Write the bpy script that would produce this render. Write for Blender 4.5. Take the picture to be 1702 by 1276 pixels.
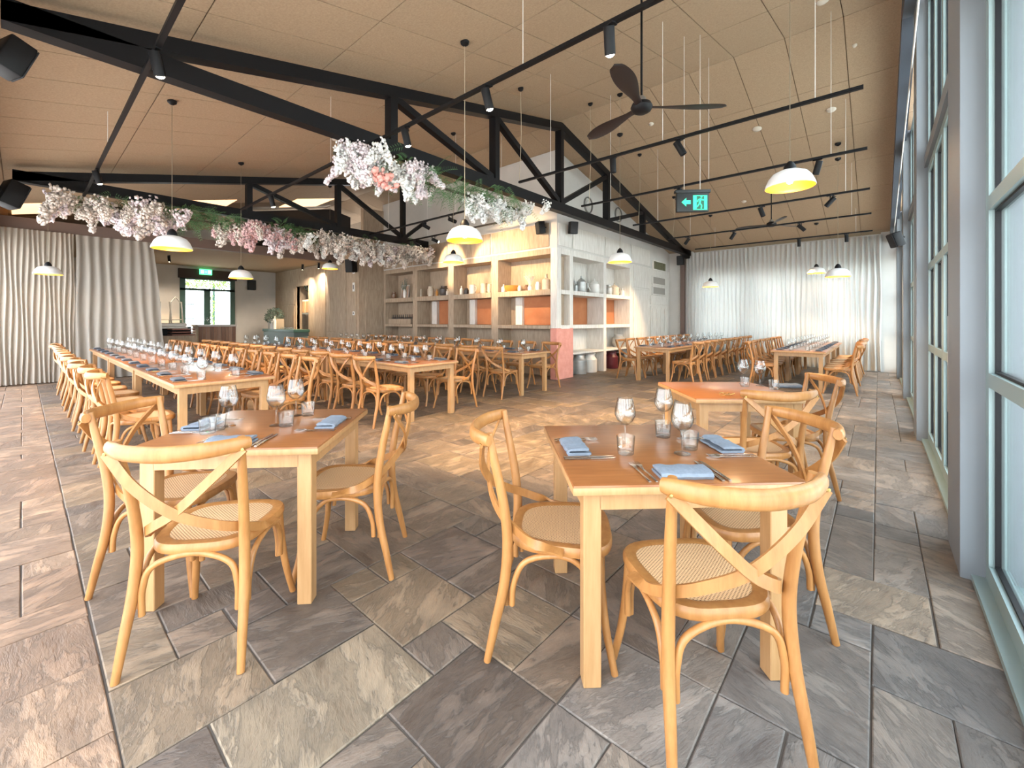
import bpy, bmesh, math, random
from mathutils import Vector, Matrix
R = math.radians; PI = math.pi
rnd = random.Random(7)
S = bpy.context.scene
C = S.collection
for o in list(bpy.data.objects): bpy.data.objects.remove(o)

# ------------------------------------------------------------------ camera, world, light, exposure
cam = bpy.data.cameras.new('camera'); camo = bpy.data.objects.new('camera', cam); C.objects.link(camo)
cam.sensor_width = 36; cam.lens = 36 * 704 / 1702; cam.shift_y = -106 / 1702; cam.clip_start = .05; cam.clip_end = 300
camo.location = (0, 0, 1.33); camo.rotation_euler = (R(90), 0, R(40.86))
S.camera = camo
S.view_settings.view_transform = 'Standard'; S.view_settings.look = 'None'
S.view_settings.gamma = 1; S.view_settings.use_curve_mapping = False
S.view_settings.exposure = 0.95
S.cycles.max_bounces = 14; S.cycles.transparent_max_bounces = 24; S.cycles.transmission_bounces = 12
S.cycles.sample_clamp_indirect = 6.0; S.cycles.caustics_refractive = False; S.cycles.caustics_reflective = False
w = bpy.data.worlds.new('sky'); S.world = w; w.use_nodes = True
nt = w.node_tree; bg = nt.nodes['Background']
tc = nt.nodes.new('ShaderNodeTexCoord'); sx = nt.nodes.new('ShaderNodeSeparateXYZ'); cr = nt.nodes.new('ShaderNodeValToRGB')
nt.links.new(tc.outputs['Generated'], sx.inputs[0]); nt.links.new(sx.outputs['Z'], cr.inputs[0])
cr.color_ramp.elements[0].position = 0.0; cr.color_ramp.elements[0].color = (.95, .97, 1, 1)
cr.color_ramp.elements[1].position = .8; cr.color_ramp.elements[1].color = (.80, .88, 1, 1)
nt.links.new(cr.outputs[0], bg.inputs[0]); bg.inputs[1].default_value = 4.4
sun = bpy.data.lights.new('sun', 'SUN'); sun.energy = 9.0; sun.angle = R(8); sun.color = (1, .93, .82)
suno = bpy.data.objects.new('sun', sun); C.objects.link(suno); suno.rotation_euler = (R(-6), R(-32), 0)   # from the entrance side, high: the roof shades the window side
PENDANT_W, SPOT_W = 11.0, 165.0
WARM = (1.0, .72, .42)

# ------------------------------------------------------------------ materials
def mat(name, col, rough=.6, metal=0, **k):
    m = bpy.data.materials.get(name)
    if m: return m
    m = bpy.data.materials.new(name); m.use_nodes = True
    n = m.node_tree; b = n.nodes['Principled BSDF']
    b.inputs['Base Color'].default_value = (*col, 1); b.inputs['Roughness'].default_value = rough; b.inputs['Metallic'].default_value = metal
    for kk, v in k.items():
        if kk == 'emit': b.inputs['Emission Color'].default_value = (*v[0], 1); b.inputs['Emission Strength'].default_value = v[1]
        if kk == 'coat': b.inputs['Coat Weight'].default_value = v; b.inputs['Coat Roughness'].default_value = .15
    return m
def nodes(m): return m.node_tree, m.node_tree.nodes['Principled BSDF']
def N(t, typ, **k):
    n = t.nodes.new(typ)
    for a, v in k.items():
        if a.startswith('i_'):
            key = a[2:]; n.inputs[int(key) if key.isdigit() else key].default_value = v
        else: setattr(n, a, v)
    return n
def ramp(t, stops):
    r = N(t, 'ShaderNodeValToRGB'); e = r.color_ramp.elements
    e[0].position, e[0].color = stops[0][0], (*stops[0][1], 1); e[1].position, e[1].color = stops[-1][0], (*stops[-1][1], 1)
    for p, c_ in stops[1:-1]:
        q = e.new(p); q.color = (*c_, 1)
    return r
def noisy(name, c1, c2, scale=(1, 1, 1), ns=5, rough=.6, bump=.1, detail=6, coord='Object', metal=0, dist=.01, coat=0, varied=0):
    m = mat(name, c1, rough, metal, coat=coat); t, b = nodes(m)
    tcn = N(t, 'ShaderNodeTexCoord'); mp = N(t, 'ShaderNodeMapping'); mp.inputs['Scale'].default_value = scale
    t.links.new(tcn.outputs[coord], mp.inputs[0])
    nz = N(t, 'ShaderNodeTexNoise', i_Scale=ns, i_Detail=detail, i_Roughness=.6); t.links.new(mp.outputs[0], nz.inputs['Vector'])
    r = ramp(t, [(.3, c1), (.7, c2)]); t.links.new(nz.outputs['Fac'], r.inputs[0])
    last = r.outputs[0]
    if varied:
        oi = N(t, 'ShaderNodeObjectInfo'); hs = N(t, 'ShaderNodeHueSaturation'); mr = N(t, 'ShaderNodeMapRange')
        mr.inputs['To Min'].default_value = 1 - varied; mr.inputs['To Max'].default_value = 1 + varied
        t.links.new(oi.outputs['Random'], mr.inputs[0]); t.links.new(mr.outputs[0], hs.inputs['Value']); t.links.new(last, hs.inputs['Color']); last = hs.outputs[0]
        ad = N(t, 'ShaderNodeVectorMath', operation='ADD'); t.links.new(tcn.outputs[coord], ad.inputs[0]); t.links.new(oi.outputs['Random'], ad.inputs[1]); t.links.new(ad.outputs[0], mp.inputs[0])
    t.links.new(last, b.inputs['Base Color'])
    if bump:
        bp = N(t, 'ShaderNodeBump', i_Strength=bump, i_Distance=dist); t.links.new(nz.outputs['Fac'], bp.inputs['Height']); t.links.new(bp.outputs[0], b.inputs['Normal'])
    return m

M_wood = noisy('honey_wood', (.335, .14, .038), (.45, .212, .066), (6, 6, 1.2), 6, .42, .05, coord='Object', coat=.08, varied=.07)
M_leg = noisy('table_leg_wood', (.40, .215, .085), (.50, .29, .13), (8, 8, .8), 5, .42, .05, coat=.15)
M_top = noisy('table_top_wood', (.24, .085, .025), (.34, .13, .042), (1.2, 12, 4), 4, .28, .02, coat=.3)
M_black = mat('black_steel', (.005, .005, .006), .5); M_black.node_tree.nodes['Principled BSDF'].inputs['Specular IOR Level'].default_value = .22
M_blk = mat('black_plastic', (.006, .006, .007), .5); M_blk.node_tree.nodes['Principled BSDF'].inputs['Specular IOR Level'].default_value = .25
M_white = noisy('enamel_white', (.80, .80, .80), (.88, .88, .87), (1, 1, 1), 3, .3, 0)
M_gold = mat('gold_lining', (.80, .36, .01), .45)
M_bulb = mat('bulb', (1, .8, .5), .5, emit=((1, .72, .38), 30))
M_lens = mat('spot_lens', (1, .9, .7), .5, emit=((1, .80, .52), 45))
M_chrome = mat('cutlery_steel', (.75, .70, .66), .22, 1)
M_cord = mat('cream_cord', (.45, .38, .27), .8)
M_wire = mat('white_wire', (.72, .70, .66), .6)
M_brass = mat('brass', (.45, .28, .1), .3, 1)
M_frame = mat('window_frame_paint', (.27, .36, .36), .4)
M_post = mat('post_paint', (.20, .22, .24), .5)
M_green = mat('door_green_paint', (.04, .10, .08), .45)
M_wallw = noisy('painted_wall', (.58, .57, .54), (.64, .62, .59), (1, 1, 1), 2, .85, .02)
M_plaster = noisy('ceiling_backing', (.16, .11, .06), (.2, .14, .08), (1, 1, 1), 2, .9, 0)
M_board = noisy('ceiling_board', (.33, .235, .15), (.42, .31, .20), (1, 1, 1), 55, .9, .25, detail=3, dist=.004)
M_lime = noisy('limed_wood', (.33, .25, .18), (.50, .40, .295), (7, 7, .9), 4, .75, .12)
M_limew = noisy('limed_white_wood', (.60, .57, .52), (.80, .78, .74), (8, 8, .8), 4, .75, .12)
M_pink = noisy('pink_render', (.62, .26, .21), (.72, .34, .28), (1, 1, 1), 8, .85, .05)
M_terra = noisy('terracotta_panel', (.42, .15, .06), (.52, .21, .09), (1, 1, 1), 3, .7, .02)
M_header = mat('header_beam_paint', (.16, .11, .09), .6)
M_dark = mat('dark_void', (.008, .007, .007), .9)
M_grout = mat('grout', (.085, .07, .058), .95)
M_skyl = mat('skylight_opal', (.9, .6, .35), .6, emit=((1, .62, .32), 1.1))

def cane_mat():
    m = mat('woven_cane', (.6, .38, .2), .6); t, b = nodes(m)
    tcn = N(t, 'ShaderNodeTexCoord'); mp = N(t, 'ShaderNodeMapping'); mp.inputs['Scale'].default_value = (1, 1, 1)
    mp.inputs['Rotation'].default_value = (0, 0, R(45))
    t.links.new(tcn.outputs['Object'], mp.inputs[0])
    w1 = N(t, 'ShaderNodeTexWave', i_Scale=34.0, bands_direction='X'); w2 = N(t, 'ShaderNodeTexWave', i_Scale=34.0, bands_direction='Y')
    t.links.new(mp.outputs[0], w1.inputs[0]); t.links.new(mp.outputs[0], w2.inputs[0])
    mx = N(t, 'ShaderNodeMath', operation='MULTIPLY'); t.links.new(w1.outputs['Fac'], mx.inputs[0]); t.links.new(w2.outputs['Fac'], mx.inputs[1])
    r = ramp(t, [(.25, (.70, .45, .24)), (.62, (.24, .12, .05))]); t.links.new(mx.outputs[0], r.inputs[0]); t.links.new(r.outputs[0], b.inputs['Base Color'])
    bp = N(t, 'ShaderNodeBump', i_Strength=.5, i_Distance=.003, invert=True); t.links.new(mx.outputs[0], bp.inputs['Height']); t.links.new(bp.outputs[0], b.inputs['Normal'])
    return m
M_cane = cane_mat()
def stone_mat():
    m = mat('slate_stone', (.2, .17, .15), .55); t, b = nodes(m)
    at = N(t, 'ShaderNodeAttribute', attribute_name='tint'); at2 = N(t, 'ShaderNodeAttribute', attribute_name='info')
    geo = N(t, 'ShaderNodeNewGeometry'); sp = N(t, 'ShaderNodeSeparateColor'); t.links.new(at2.outputs['Color'], sp.inputs[0])
    mul = N(t, 'ShaderNodeMath', operation='MULTIPLY', i_1=PI); t.links.new(sp.outputs[0], mul.inputs[0])
    rot = N(t, 'ShaderNodeVectorRotate', rotation_type='Z_AXIS'); t.links.new(geo.outputs['Position'], rot.inputs['Vector']); t.links.new(mul.outputs[0], rot.inputs['Angle'])
    off = N(t, 'ShaderNodeVectorMath', operation='MULTIPLY_ADD'); off.inputs[1].default_value = (3.4, 9.5, 4); t.links.new(rot.outputs[0], off.inputs[0])
    sc = N(t, 'ShaderNodeVectorMath', operation='SCALE'); sc.inputs['Scale'].default_value = 40; t.links.new(at2.outputs['Color'], sc.inputs[0]); t.links.new(sc.outputs[0], off.inputs[2])
    nz = N(t, 'ShaderNodeTexNoise', i_Scale=1.0, i_Detail=10, i_Roughness=.68, i_Distortion=.22); t.links.new(off.outputs[0], nz.inputs['Vector'])
    n2 = N(t, 'ShaderNodeTexNoise', i_Scale=7.0, i_Detail=5); t.links.new(geo.outputs['Position'], n2.inputs['Vector'])
    sub = N(t, 'ShaderNodeMath', operation='SUBTRACT', i_1=.5); t.links.new(nz.outputs['Fac'], sub.inputs[0]); ab = N(t, 'ShaderNodeMath', operation='ABSOLUTE'); t.links.new(sub.outputs[0], ab.inputs[0])
    rid = N(t, 'ShaderNodeMapRange'); rid.inputs['From Max'].default_value = .035; t.links.new(ab.outputs[0], rid.inputs[0])      # 0 in a crease, 1 on the flats
    r = ramp(t, [(.30, (.48, .45, .43)), (.50, (.92, .90, .87)), (.72, (1.45, 1.36, 1.26))]); t.links.new(nz.outputs['Fac'], r.inputs[0])
    crm = N(t, 'ShaderNodeMapRange'); crm.inputs['To Min'].default_value = .68; t.links.new(rid.outputs[0], crm.inputs[0])  # shade of the relief painted into the colour: creases darker
    m0 = N(t, 'ShaderNodeVectorMath', operation='SCALE'); t.links.new(r.outputs[0], m0.inputs[0]); t.links.new(crm.outputs[0], m0.inputs['Scale'])
    mx = N(t, 'ShaderNodeMix', data_type='RGBA', blend_type='MULTIPLY'); mx.inputs[0].default_value = .95
    t.links.new(at.outputs['Color'], mx.inputs[6]); t.links.new(m0.outputs[0], mx.inputs[7])
    r2 = ramp(t, [(.35, (.72, .70, .70)), (.65, (1.2, 1.15, 1.1))]); t.links.new(n2.outputs['Fac'], r2.inputs[0])
    m2 = N(t, 'ShaderNodeMix', data_type='RGBA', blend_type='MULTIPLY'); m2.inputs[0].default_value = .6
    t.links.new(mx.outputs[2], m2.inputs[6]); t.links.new(r2.outputs[0], m2.inputs[7]); t.links.new(m2.outputs[2], b.inputs['Base Color'])
    rr = ramp(t, [(.3, (.34,) * 3), (.7, (.62,) * 3)]); t.links.new(nz.outputs['Fac'], rr.inputs[0]); t.links.new(rr.outputs[0], b.inputs['Roughness'])
    hh = N(t, 'ShaderNodeMath', operation='MULTIPLY_ADD', i_1=.06); t.links.new(rid.outputs[0], hh.inputs[0]); t.links.new(nz.outputs['Fac'], hh.inputs[2])
    bp = N(t, 'ShaderNodeBump', i_Strength=.9, i_Distance=.02); t.links.new(hh.outputs[0], bp.inputs['Height']); t.links.new(bp.outputs[0], b.inputs['Normal'])
    return m
M_stone = stone_mat()
def glass_mat(name, col=(1, 1, 1), refr=True):
    m = bpy.data.materials.new(name); m.use_nodes = True; t = m.node_tree; t.nodes.clear(); out = N(t, 'ShaderNodeOutputMaterial')
    tr = N(t, 'ShaderNodeBsdfTransparent'); tr.inputs[0].default_value = (*col, 1)
    if refr:
        lf = N(t, 'ShaderNodeLayerWeight', i_Blend=.5); rc_ = ramp(t, [(.35, col), (.72, (.78, .81, .82)), (.92, (.22, .25, .27))]); t.links.new(lf.outputs['Facing'], rc_.inputs[0]); t.links.new(rc_.outputs[0], tr.inputs[0])
    gl = N(t, 'ShaderNodeBsdfGlossy'); gl.inputs['Roughness'].default_value = .02; gl.inputs[0].default_value = (1, 1, 1, 1)
    lw = N(t, 'ShaderNodeLayerWeight', i_Blend=.5); mx = N(t, 'ShaderNodeMixShader'); pw = N(t, 'ShaderNodeMath', operation='POWER', i_1=3.5)
    mu = N(t, 'ShaderNodeMath', operation='MULTIPLY_ADD', i_1=.5 if refr else .8, i_2=.05 if refr else .04, use_clamp=True); t.links.new(lw.outputs['Facing'], pw.inputs[0]); t.links.new(pw.outputs[0], mu.inputs[0])
    t.links.new(mu.outputs[0], mx.inputs[0]); t.links.new(tr.outputs[0], mx.inputs[1]); t.links.new(gl.outputs[0], mx.inputs[2]); t.links.new(mx.outputs[0], out.inputs[0])
    return m
M_pane = glass_mat('window_glass', (.93, .98, .98), False)
M_glass = glass_mat('drinking_glass', (.975, .985, .985), True)
def cloth_mat(name, col, trans, sheer=0):
    m = bpy.data.materials.new(name); m.use_nodes = True; t = m.node_tree; t.nodes.clear(); out = N(t, 'ShaderNodeOutputMaterial')
    d = N(t, 'ShaderNodeBsdfDiffuse'); d.inputs[0].default_value = (*col, 1); tl = N(t, 'ShaderNodeBsdfTranslucent'); tl.inputs[0].default_value = (*col, 1)
    mx = N(t, 'ShaderNodeMixShader'); mx.inputs[0].default_value = trans; t.links.new(d.outputs[0], mx.inputs[1]); t.links.new(tl.outputs[0], mx.inputs[2]); last = mx
    if sheer:
        tp = N(t, 'ShaderNodeBsdfTransparent'); m2 = N(t, 'ShaderNodeMixShader'); m2.inputs[0].default_value = sheer
        t.links.new(mx.outputs[0], m2.inputs[1]); t.links.new(tp.outputs[0], m2.inputs[2]); last = m2
    t.links.new(last.outputs[0], out.inputs[0]); return m
M_curt = cloth_mat('sheer_linen', (.60, .60, .58), .23, .0)
M_curt2 = cloth_mat('oatmeal_linen', (.50, .45, .385), .2)
M_curt3 = cloth_mat('oatmeal_voile', (.56, .53, .48), .4, .08)
M_nap = noisy('blue_grey_linen', (.17, .205, .25), (.23, .27, .33), (1, 1, 1), 60, .9, .1, dist=.001)
M_napd = noisy('charcoal_linen', (.09, .11, .14), (.13, .15, .18), (1, 1, 1), 60, .9, .1, dist=.001)
def petal(name, c1, c2): return noisy(name, c1, c2, (1, 1, 1), 18, .7, 0, detail=2)
M_fw = petal('white_petals', (.80, .82, .82), (.93, .93, .90)); M_fp = petal('pink_petals', (.78, .48, .50), (.86, .66, .66))
M_fc = petal('cream_petals', (.66, .58, .52), (.82, .76, .70)); M_fl = petal('blush_petals', (.76, .66, .72), (.90, .84, .86)); M_fk = petal('coral_petals', (.80, .32, .28), (.88, .48, .42))
M_leafg = noisy('garland_leaf', (.04, .12, .04), (.12, .25, .09), (1, 1, 1), 12, .6, 0)
M_sage = noisy('sage_leaf', (.10, .16, .13), (.2, .27, .22), (1, 1, 1), 12, .6, 0)

# ------------------------------------------------------------------ mesh helpers
class MB:
    def __init__(s): s.v = []; s.f = []
    def add(s, v, f):
        n = len(s.v); s.v += [tuple(p) for p in v]; s.f += [tuple(i + n for i in q) for q in f]; return s
    def box(s, x0, x1, y0, y1, z0, z1, rot=None, at=(0, 0, 0)):
        v = [(x, y, z) for z in (z0, z1) for y in (y0, y1) for x in (x0, x1)]
        if rot is not None: v = [rot @ Vector(p) + Vector(at) for p in v]
        elif any(at): v = [Vector(p) + Vector(at) for p in v]
        return s.add(v, [(0, 2, 3, 1), (4, 5, 7, 6), (0, 1, 5, 4), (2, 6, 7, 3), (0, 4, 6, 2), (1, 3, 7, 5)])
    def bbox(s, x0, x1, y0, y1, z0, z1, b=.004, seg=2):
        bm = bmesh.new(); bmesh.ops.create_cube(bm, size=1)
        for q in bm.verts: q.co = ((x0 + x1) / 2 + q.co.x * (x1 - x0), (y0 + y1) / 2 + q.co.y * (y1 - y0), (z0 + z1) / 2 + q.co.z * (z1 - z0))
        bmesh.ops.bevel(bm, geom=bm.edges[:] , offset=b, segments=seg, affect='EDGES', profile=.5)
        bm.verts.ensure_lookup_table()
        s.add([q.co[:] for q in bm.verts], [[q.index for q in f.verts] for f in bm.faces]); bm.free(); return s
    def sweep(s, pts, prof, up=None, n=12, caps=True, smooth=6):
        """prof(t) -> (ra, rb): half sizes along 'side' and 'up'-ish axis; elliptical when n>4, else flat strip"""
        P = spline(pts, smooth); m = len(P); rings = []
        prev = None
        for i, p in enumerate(P):
            tg = (P[min(i + 1, m - 1)] - P[max(i - 1, 0)]).normalized()
            if up is not None:
                u = Vector(up); side = tg.cross(u)
                if side.length < 1e-4: side = Vector((1, 0, 0))
                side.normalize(); u2 = side.cross(tg).normalized()
            else:
                if prev is None:
                    a = Vector((0, 0, 1)) if abs(tg.z) < .9 else Vector((1, 0, 0)); side = tg.cross(a).normalized()
                else:
                    side = (prev - tg * prev.dot(tg)).normalized()
                prev = side; u2 = side.cross(tg).normalized()
            ra, rb = prof(i / (m - 1))
            if n == 4: rings.append([p + side * ra * a + u2 * rb * b for a, b in ((-1, -1), (1, -1), (1, 1), (-1, 1))])
            else: rings.append([p + side * ra * math.cos(2 * PI * k / n) + u2 * rb * math.sin(2 * PI * k / n) for k in range(n)])
        v = [q for r in rings for q in r]; f = []
        for i in range(m - 1):
            for k in range(n): f.append((i * n + k, i * n + (k + 1) % n, (i + 1) * n + (k + 1) % n, (i + 1) * n + k))
        if caps: f.append(tuple(range(n))[::-1]); f.append(tuple((m - 1) * n + k for k in range(n)))
        return s.add(v, f)
    def tube(s, pts, r, n=10, smooth=6):
        if not callable(r): rr = r; r = lambda t: rr
        return s.sweep(pts, lambda t: (r(t), r(t)), None, n, True, smooth)
    def rod(s, a, b, r, n=8):
        return s.sweep([a, b], lambda t: (r, r), None, n, True, 0)
    def lathe(s, prof, n=24, c=(0, 0, 0), close=False):
        v = []; f = []; m = len(prof)
        for r, z in prof:
            for k in range(n): v.append((c[0] + r * math.cos(2 * PI * k / n), c[1] + r * math.sin(2 * PI * k / n), c[2] + z))
        for i in range(m - 1):
            for k in range(n): f.append((i * n + k, i * n + (k + 1) % n, (i + 1) * n + (k + 1) % n, (i + 1) * n + k))
        if close:
            f.append(tuple(range(n))[::-1]); f.append(tuple((m - 1) * n + k for k in range(n)))
        return s.add(v, f)
    def poly(s, pts, th):
        """extrude polygon (list of Vectors) by vector th"""
        n = len(pts); th = Vector(th); pts = [Vector(p) for p in pts]
        return s.add(pts + [p + th for p in pts], [tuple(range(n))[::-1], tuple(range(n, 2 * n))] + [(i, (i + 1) % n, n + (i + 1) % n, n + i) for i in range(n)])
    def mesh(s, name, m, smooth=True, ang=40):
        me = bpy.data.meshes.new(name); me.from_pydata([tuple(p) for p in s.v], [], s.f); me.materials.append(m)
        if smooth:
            me.polygons.foreach_set('use_smooth', [True] * len(me.polygons)); me.set_sharp_from_angle(angle=R(ang))
        me.update(); return me
    def obj(s, name, m, parent=None, smooth=True, ang=40):
        return link(name, s.mesh(name, m, smooth, ang), parent)
def spline(pts, sub):
    P = [Vector(p) for p in pts]
    if sub <= 0 or len(P) < 3: return P
    out = []
    for i in range(len(P) - 1):
        p0 = P[i - 1] if i > 0 else P[0] * 2 - P[1]; p1, p2 = P[i], P[i + 1]; p3 = P[i + 2] if i + 2 < len(P) else P[-1] * 2 - P[-2]
        for k in range(sub):
            t = k / sub
            out.append(.5 * ((2 * p1) + (p2 - p0) * t + (2 * p0 - 5 * p1 + 4 * p2 - p3) * t * t + (3 * p1 - p0 - 3 * p2 + p3) * t ** 3))
    out.append(P[-1]); return out
def link(name, data, parent=None, loc=None, rz=0):
    o = bpy.data.objects.new(name, data); C.objects.link(o)
    if parent: o.parent = parent
    if loc is not None: o.location = loc
    if rz: o.rotation_euler = (0, 0, rz)
    return o
def tag(o, label, cat, group=None, kind=None):
    if label is not None: o['label'] = label
    if cat: o['category'] = cat
    if group: o['group'] = group
    if kind: o['kind'] = kind
    return o
def thing(name, label, cat, loc=(0, 0, 0), rz=0, group=None): return tag(link(name, None, None, loc, rz), label, cat, group)
def struct(o, label=None):
    o['kind'] = 'structure'
    if label is not None: o['label'] = label
    return o
def dup(root, loc=None, rot=None, label=None, group=None):
    def cp(o, par):
        c_ = o.copy(); C.objects.link(c_); c_.parent = par
        for ch in o.children: cp(ch, c_)
        return c_
    r = cp(root, None)
    if loc is not None: r.location = loc
    if rot is not None: r.rotation_euler = rot if isinstance(rot, (tuple, list)) else (0, 0, rot)
    if label: r['label'] = label
    if group: r['group'] = group
    return r
ORD = ['first', 'second', 'third', 'fourth', 'fifth', 'sixth', 'seventh', 'eighth', 'ninth', 'tenth', 'eleventh', 'twelfth', 'thirteenth', 'fourteenth']
SA, CA = math.sin(R(40.86)), math.cos(R(40.86))
def onZ(px, py, Z):
    r = (px - 851) / 704; z = -(py - 532) / 704; t = (Z - 1.33) / z; return Vector(((-SA + CA * r) * t, (CA + SA * r) * t, Z))
def onX(px, py, X):
    r = (px - 851) / 704; t = X / (-SA + CA * r); return Vector((X, (CA + SA * r) * t, 1.33 - (py - 532) / 704 * t))
def onY(px, py, Y):
    r = (px - 851) / 704; t = Y / (CA + SA * r); return Vector(((-SA + CA * r) * t, Y, 1.33 - (py - 532) / 704 * t))

# ------------------------------------------------------------------ room dimensions
XW = .38            # inner face of window wall
YN, YF = -.45, 14.46   # near wall, far wall
XB, YB = -5.4, 7.77    # corner of the shelving block
XL = -13.3          # end curtain line
XE = -19.0          # entrance wall
RY, RZ, SL = 7.03, 5.3, .23
def roofz(y): return RZ - SL * abs(y - RY)

# floor of riven stone tiles on a 0.2 m module
gx = lambda i: -.02 + .2065 * i
gy = lambda j: -.005 + .2035 * j
i_lo, i_hi, j_lo, j_hi = -92, 2, -3, 72
occ = {}
tiles = []
fixed = [(-8, 2, -6, 5), (-10, 3, -8, 5), (-9, 5, -7, 7), (-7, 5, -6, 6), (-7, 6, -5, 8), (-6, 4, -4, 6), (-6, 2, -5, 4), (-5, 2, -4, 4), (-10, 1, -8, 3), (-12, 1, -10, 2),
         (-8, 0, -7, 2), (-12, 4, -10, 6), (-10, 5, -9, 6), (-10, 6, -9, 7), (-2, 6, -1, 8), (-4, 4, -3, 6), (-4, 6, -2, 8), (-2, 8, 0, 11), (-1, 11, 0, 12), (0, 10, 2, 12),
         (0, 8, 1, 10), (1, 8, 2, 10), (-1, 12, 1, 14), (0, 14, 1, 16), (-1, 14, 0, 18), (1, 12, 2, 15), (-8, 7, -7, 9), (-5, 6, -4, 8), (-3, 8, -2, 9), (-11, -1, -9, 1), (-13, -1, -11, 1), (0, 16, 1, 17), (0, 18, 1, 20)]
def place(i0, j0, i1, j1):
    for i in range(i0, i1):
        for j in range(j0, j1):
            if (i, j) in occ: return False
    for i in range(i0, i1):
        for j in range(j0, j1): occ[i, j] = 1
    tiles.append((i0, j0, i1, j1)); return True
def crosses(i0, j0, i1, j1):
    if j0 < 1 < j1 and i0 < -8: return True
    if i0 < 0 < i1 and j1 > 16: return True
    return False
for f_ in fixed: place(*f_)
sizes = [(2, 2), (2, 3), (3, 2), (2, 2), (1, 2), (2, 1), (1, 1), (2, 3), (3, 2)]
for j in range(j_lo, j_hi):
    for i in range(i_hi - 1, i_lo, -1):
        if (i, j) in occ: continue
        sz = sizes[:]; rnd.shuffle(sz); sz += [(1, 1)]
        for a, b in sz:
            i0 = i - a + 1
            if crosses(i0, j, i + 1, j + b): continue
            if place(i0, j, i + 1, j + b): break
floor = struct(MB().box(-19.3, XW, YN - .05, 14.8, -.12, -.006).obj('floor', M_grout, smooth=False), 'riven stone tile floor')
def tint(i0, j0):
    x, y = gx(i0), gy(j0)
    v = rnd.random()
    base = [(.225, .175, .13), (.185, .145, .112), (.21, .16, .12), (.155, .127, .105), (.235, .18, .125), (.185, .15, .125), (.14, .113, .095)][rnd.randrange(7)]
    if x > -.9: base = [(.19, .175, .165), (.225, .20, .18), (.165, .158, .155), (.24, .205, .175)][rnd.randrange(4)]  # cool window light put into the colour of these tiles
    if (i0, j0) in ((-8, 2),): base = (.25, .205, .15)
    if (i0, j0) in ((-1, 12),): base = (.28, .23, .18)
    if y < .2 - .01 and x < -1.8: base = [(.34, .235, .16), (.31, .215, .15), (.28, .19, .13)][rnd.randrange(3)]  # lighter tiles past the joint, warm lamplight also put into their colour
    k = .85 + .3 * v
    return (base[0] * k, base[1] * k, base[2] * k, 1)
def tile_geo(mb, t):
    i0, j0, i1, j1 = t; g = .003
    x0, x1, y0, y1 = gx(i0) + g, min(gx(i1) - g, XW), max(gy(j0) + g, YN), min(gy(j1) - g, 14.8); h = rnd.uniform(-.0015, .0015); e = .004
    ix = [rnd.uniform(-.0025, .0025) for _ in range(8)]
    v = [(x0 + ix[0], y0 + ix[1], -.012), (x1 + ix[2], y0 + ix[3], -.012), (x1 + ix[4], y1 + ix[5], -.012), (x0 + ix[6], y1 + ix[7], -.012)]
    v += [(x + (e if k in (0, 3) else -e), y + (e if k < 2 else -e), h) for k, (x, y, z) in enumerate(v)]
    v = v[:4] + [(v[k][0], v[k][1], h - .003) for k in range(4)] + v[4:]
    f = [(8, 9, 10, 11)]
    for k in range(4):
        q = (k + 1) % 4; f += [(k, q, 4 + q, 4 + k), (4 + k, 4 + q, 8 + q, 8 + k)]
    mb.add(v, f)
def tile_attr(me, cols, infos, per):
    a = me.color_attributes.new('tint', 'FLOAT_COLOR', 'CORNER'); b = me.color_attributes.new('info', 'FLOAT_COLOR', 'CORNER')
    A = []; B = []
    for p in me.polygons:
        k = p.index // per
        for _ in p.loop_indices: A += cols[k]; B += infos[k]
    a.data.foreach_set('color', A); b.data.foreach_set('color', B)
def apparent(t):
    x, y = (gx(t[0]) + gx(t[2])) / 2, (gy(t[1]) + gy(t[3])) / 2; d = -SA * x + CA * y; r = CA * x + SA * y
    if d < .35 or abs(r) > d * 1.3 + .4: return -1
    return (t[2] - t[0]) * (t[3] - t[1]) / d ** 3
tiles.sort(key=apparent, reverse=True)
def info(): return (rnd.choice([0, .5, .12, .62, .3]), rnd.random(), rnd.random(), 1)
for k, t in enumerate(tiles[:290]):
    mb = MB(); tile_geo(mb, t); o = mb.obj('stone_tile', M_stone, floor, smooth=False); tile_attr(o.data, [tint(t[0], t[1])], [info()], 9)
mb = MB(); cc = []; ii = []
for t in tiles[290:]:
    if gx(t[2]) < -19.2: continue
    tile_geo(mb, t); cc.append(tint(t[0], t[1])); ii.append(info())
o = mb.obj('distant_stone_tiles', M_stone, floor, smooth=False); tile_attr(o.data, cc, ii, 9); o['kind'] = 'stuff'

# ceiling: two slopes of fibre boards
ce = MB()
for sg in (1, -1):
    y0, y1 = RY, (YF + .3 if sg > 0 else YN - .3)
    ce.add([(-19.3, y0, roofz(y0) + .015), (XW + .2, y0, roofz(y0) + .015), (XW + .2, y1, roofz(y1) + .015), (-19.3, y1, roofz(y1) + .015),
            (-19.3, y0, roofz(y0) + .2), (XW + .2, y0, roofz(y0) + .2), (XW + .2, y1, roofz(y1) + .2), (-19.3, y1, roofz(y1) + .2)],
           [(0, 1, 2, 3), (7, 6, 5, 4), (0, 4, 5, 1), (2, 6, 7, 3), (0, 3, 7, 4), (1, 5, 6, 2)])
ceiling = struct(ce.obj('ceiling', M_plaster, smooth=False), 'pitched ceiling of sand-coloured fibre boards')
rows = [7.03, 5.83, 4.68, 3.47, 2.25, 1.02, -.2, -.7]; rows2 = [7.03, 8.29, 9.5, 10.7, 11.9, 13.1, 14.3, 14.7]
far_c = MB(); nb = 0; PW = .655
SKY = [(-14.3, -13.05, -.15, .66), (-14.3, -12.95, 2.7, 3.75), (-14.3, -12.95, 5.3, 6.45)]
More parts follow.
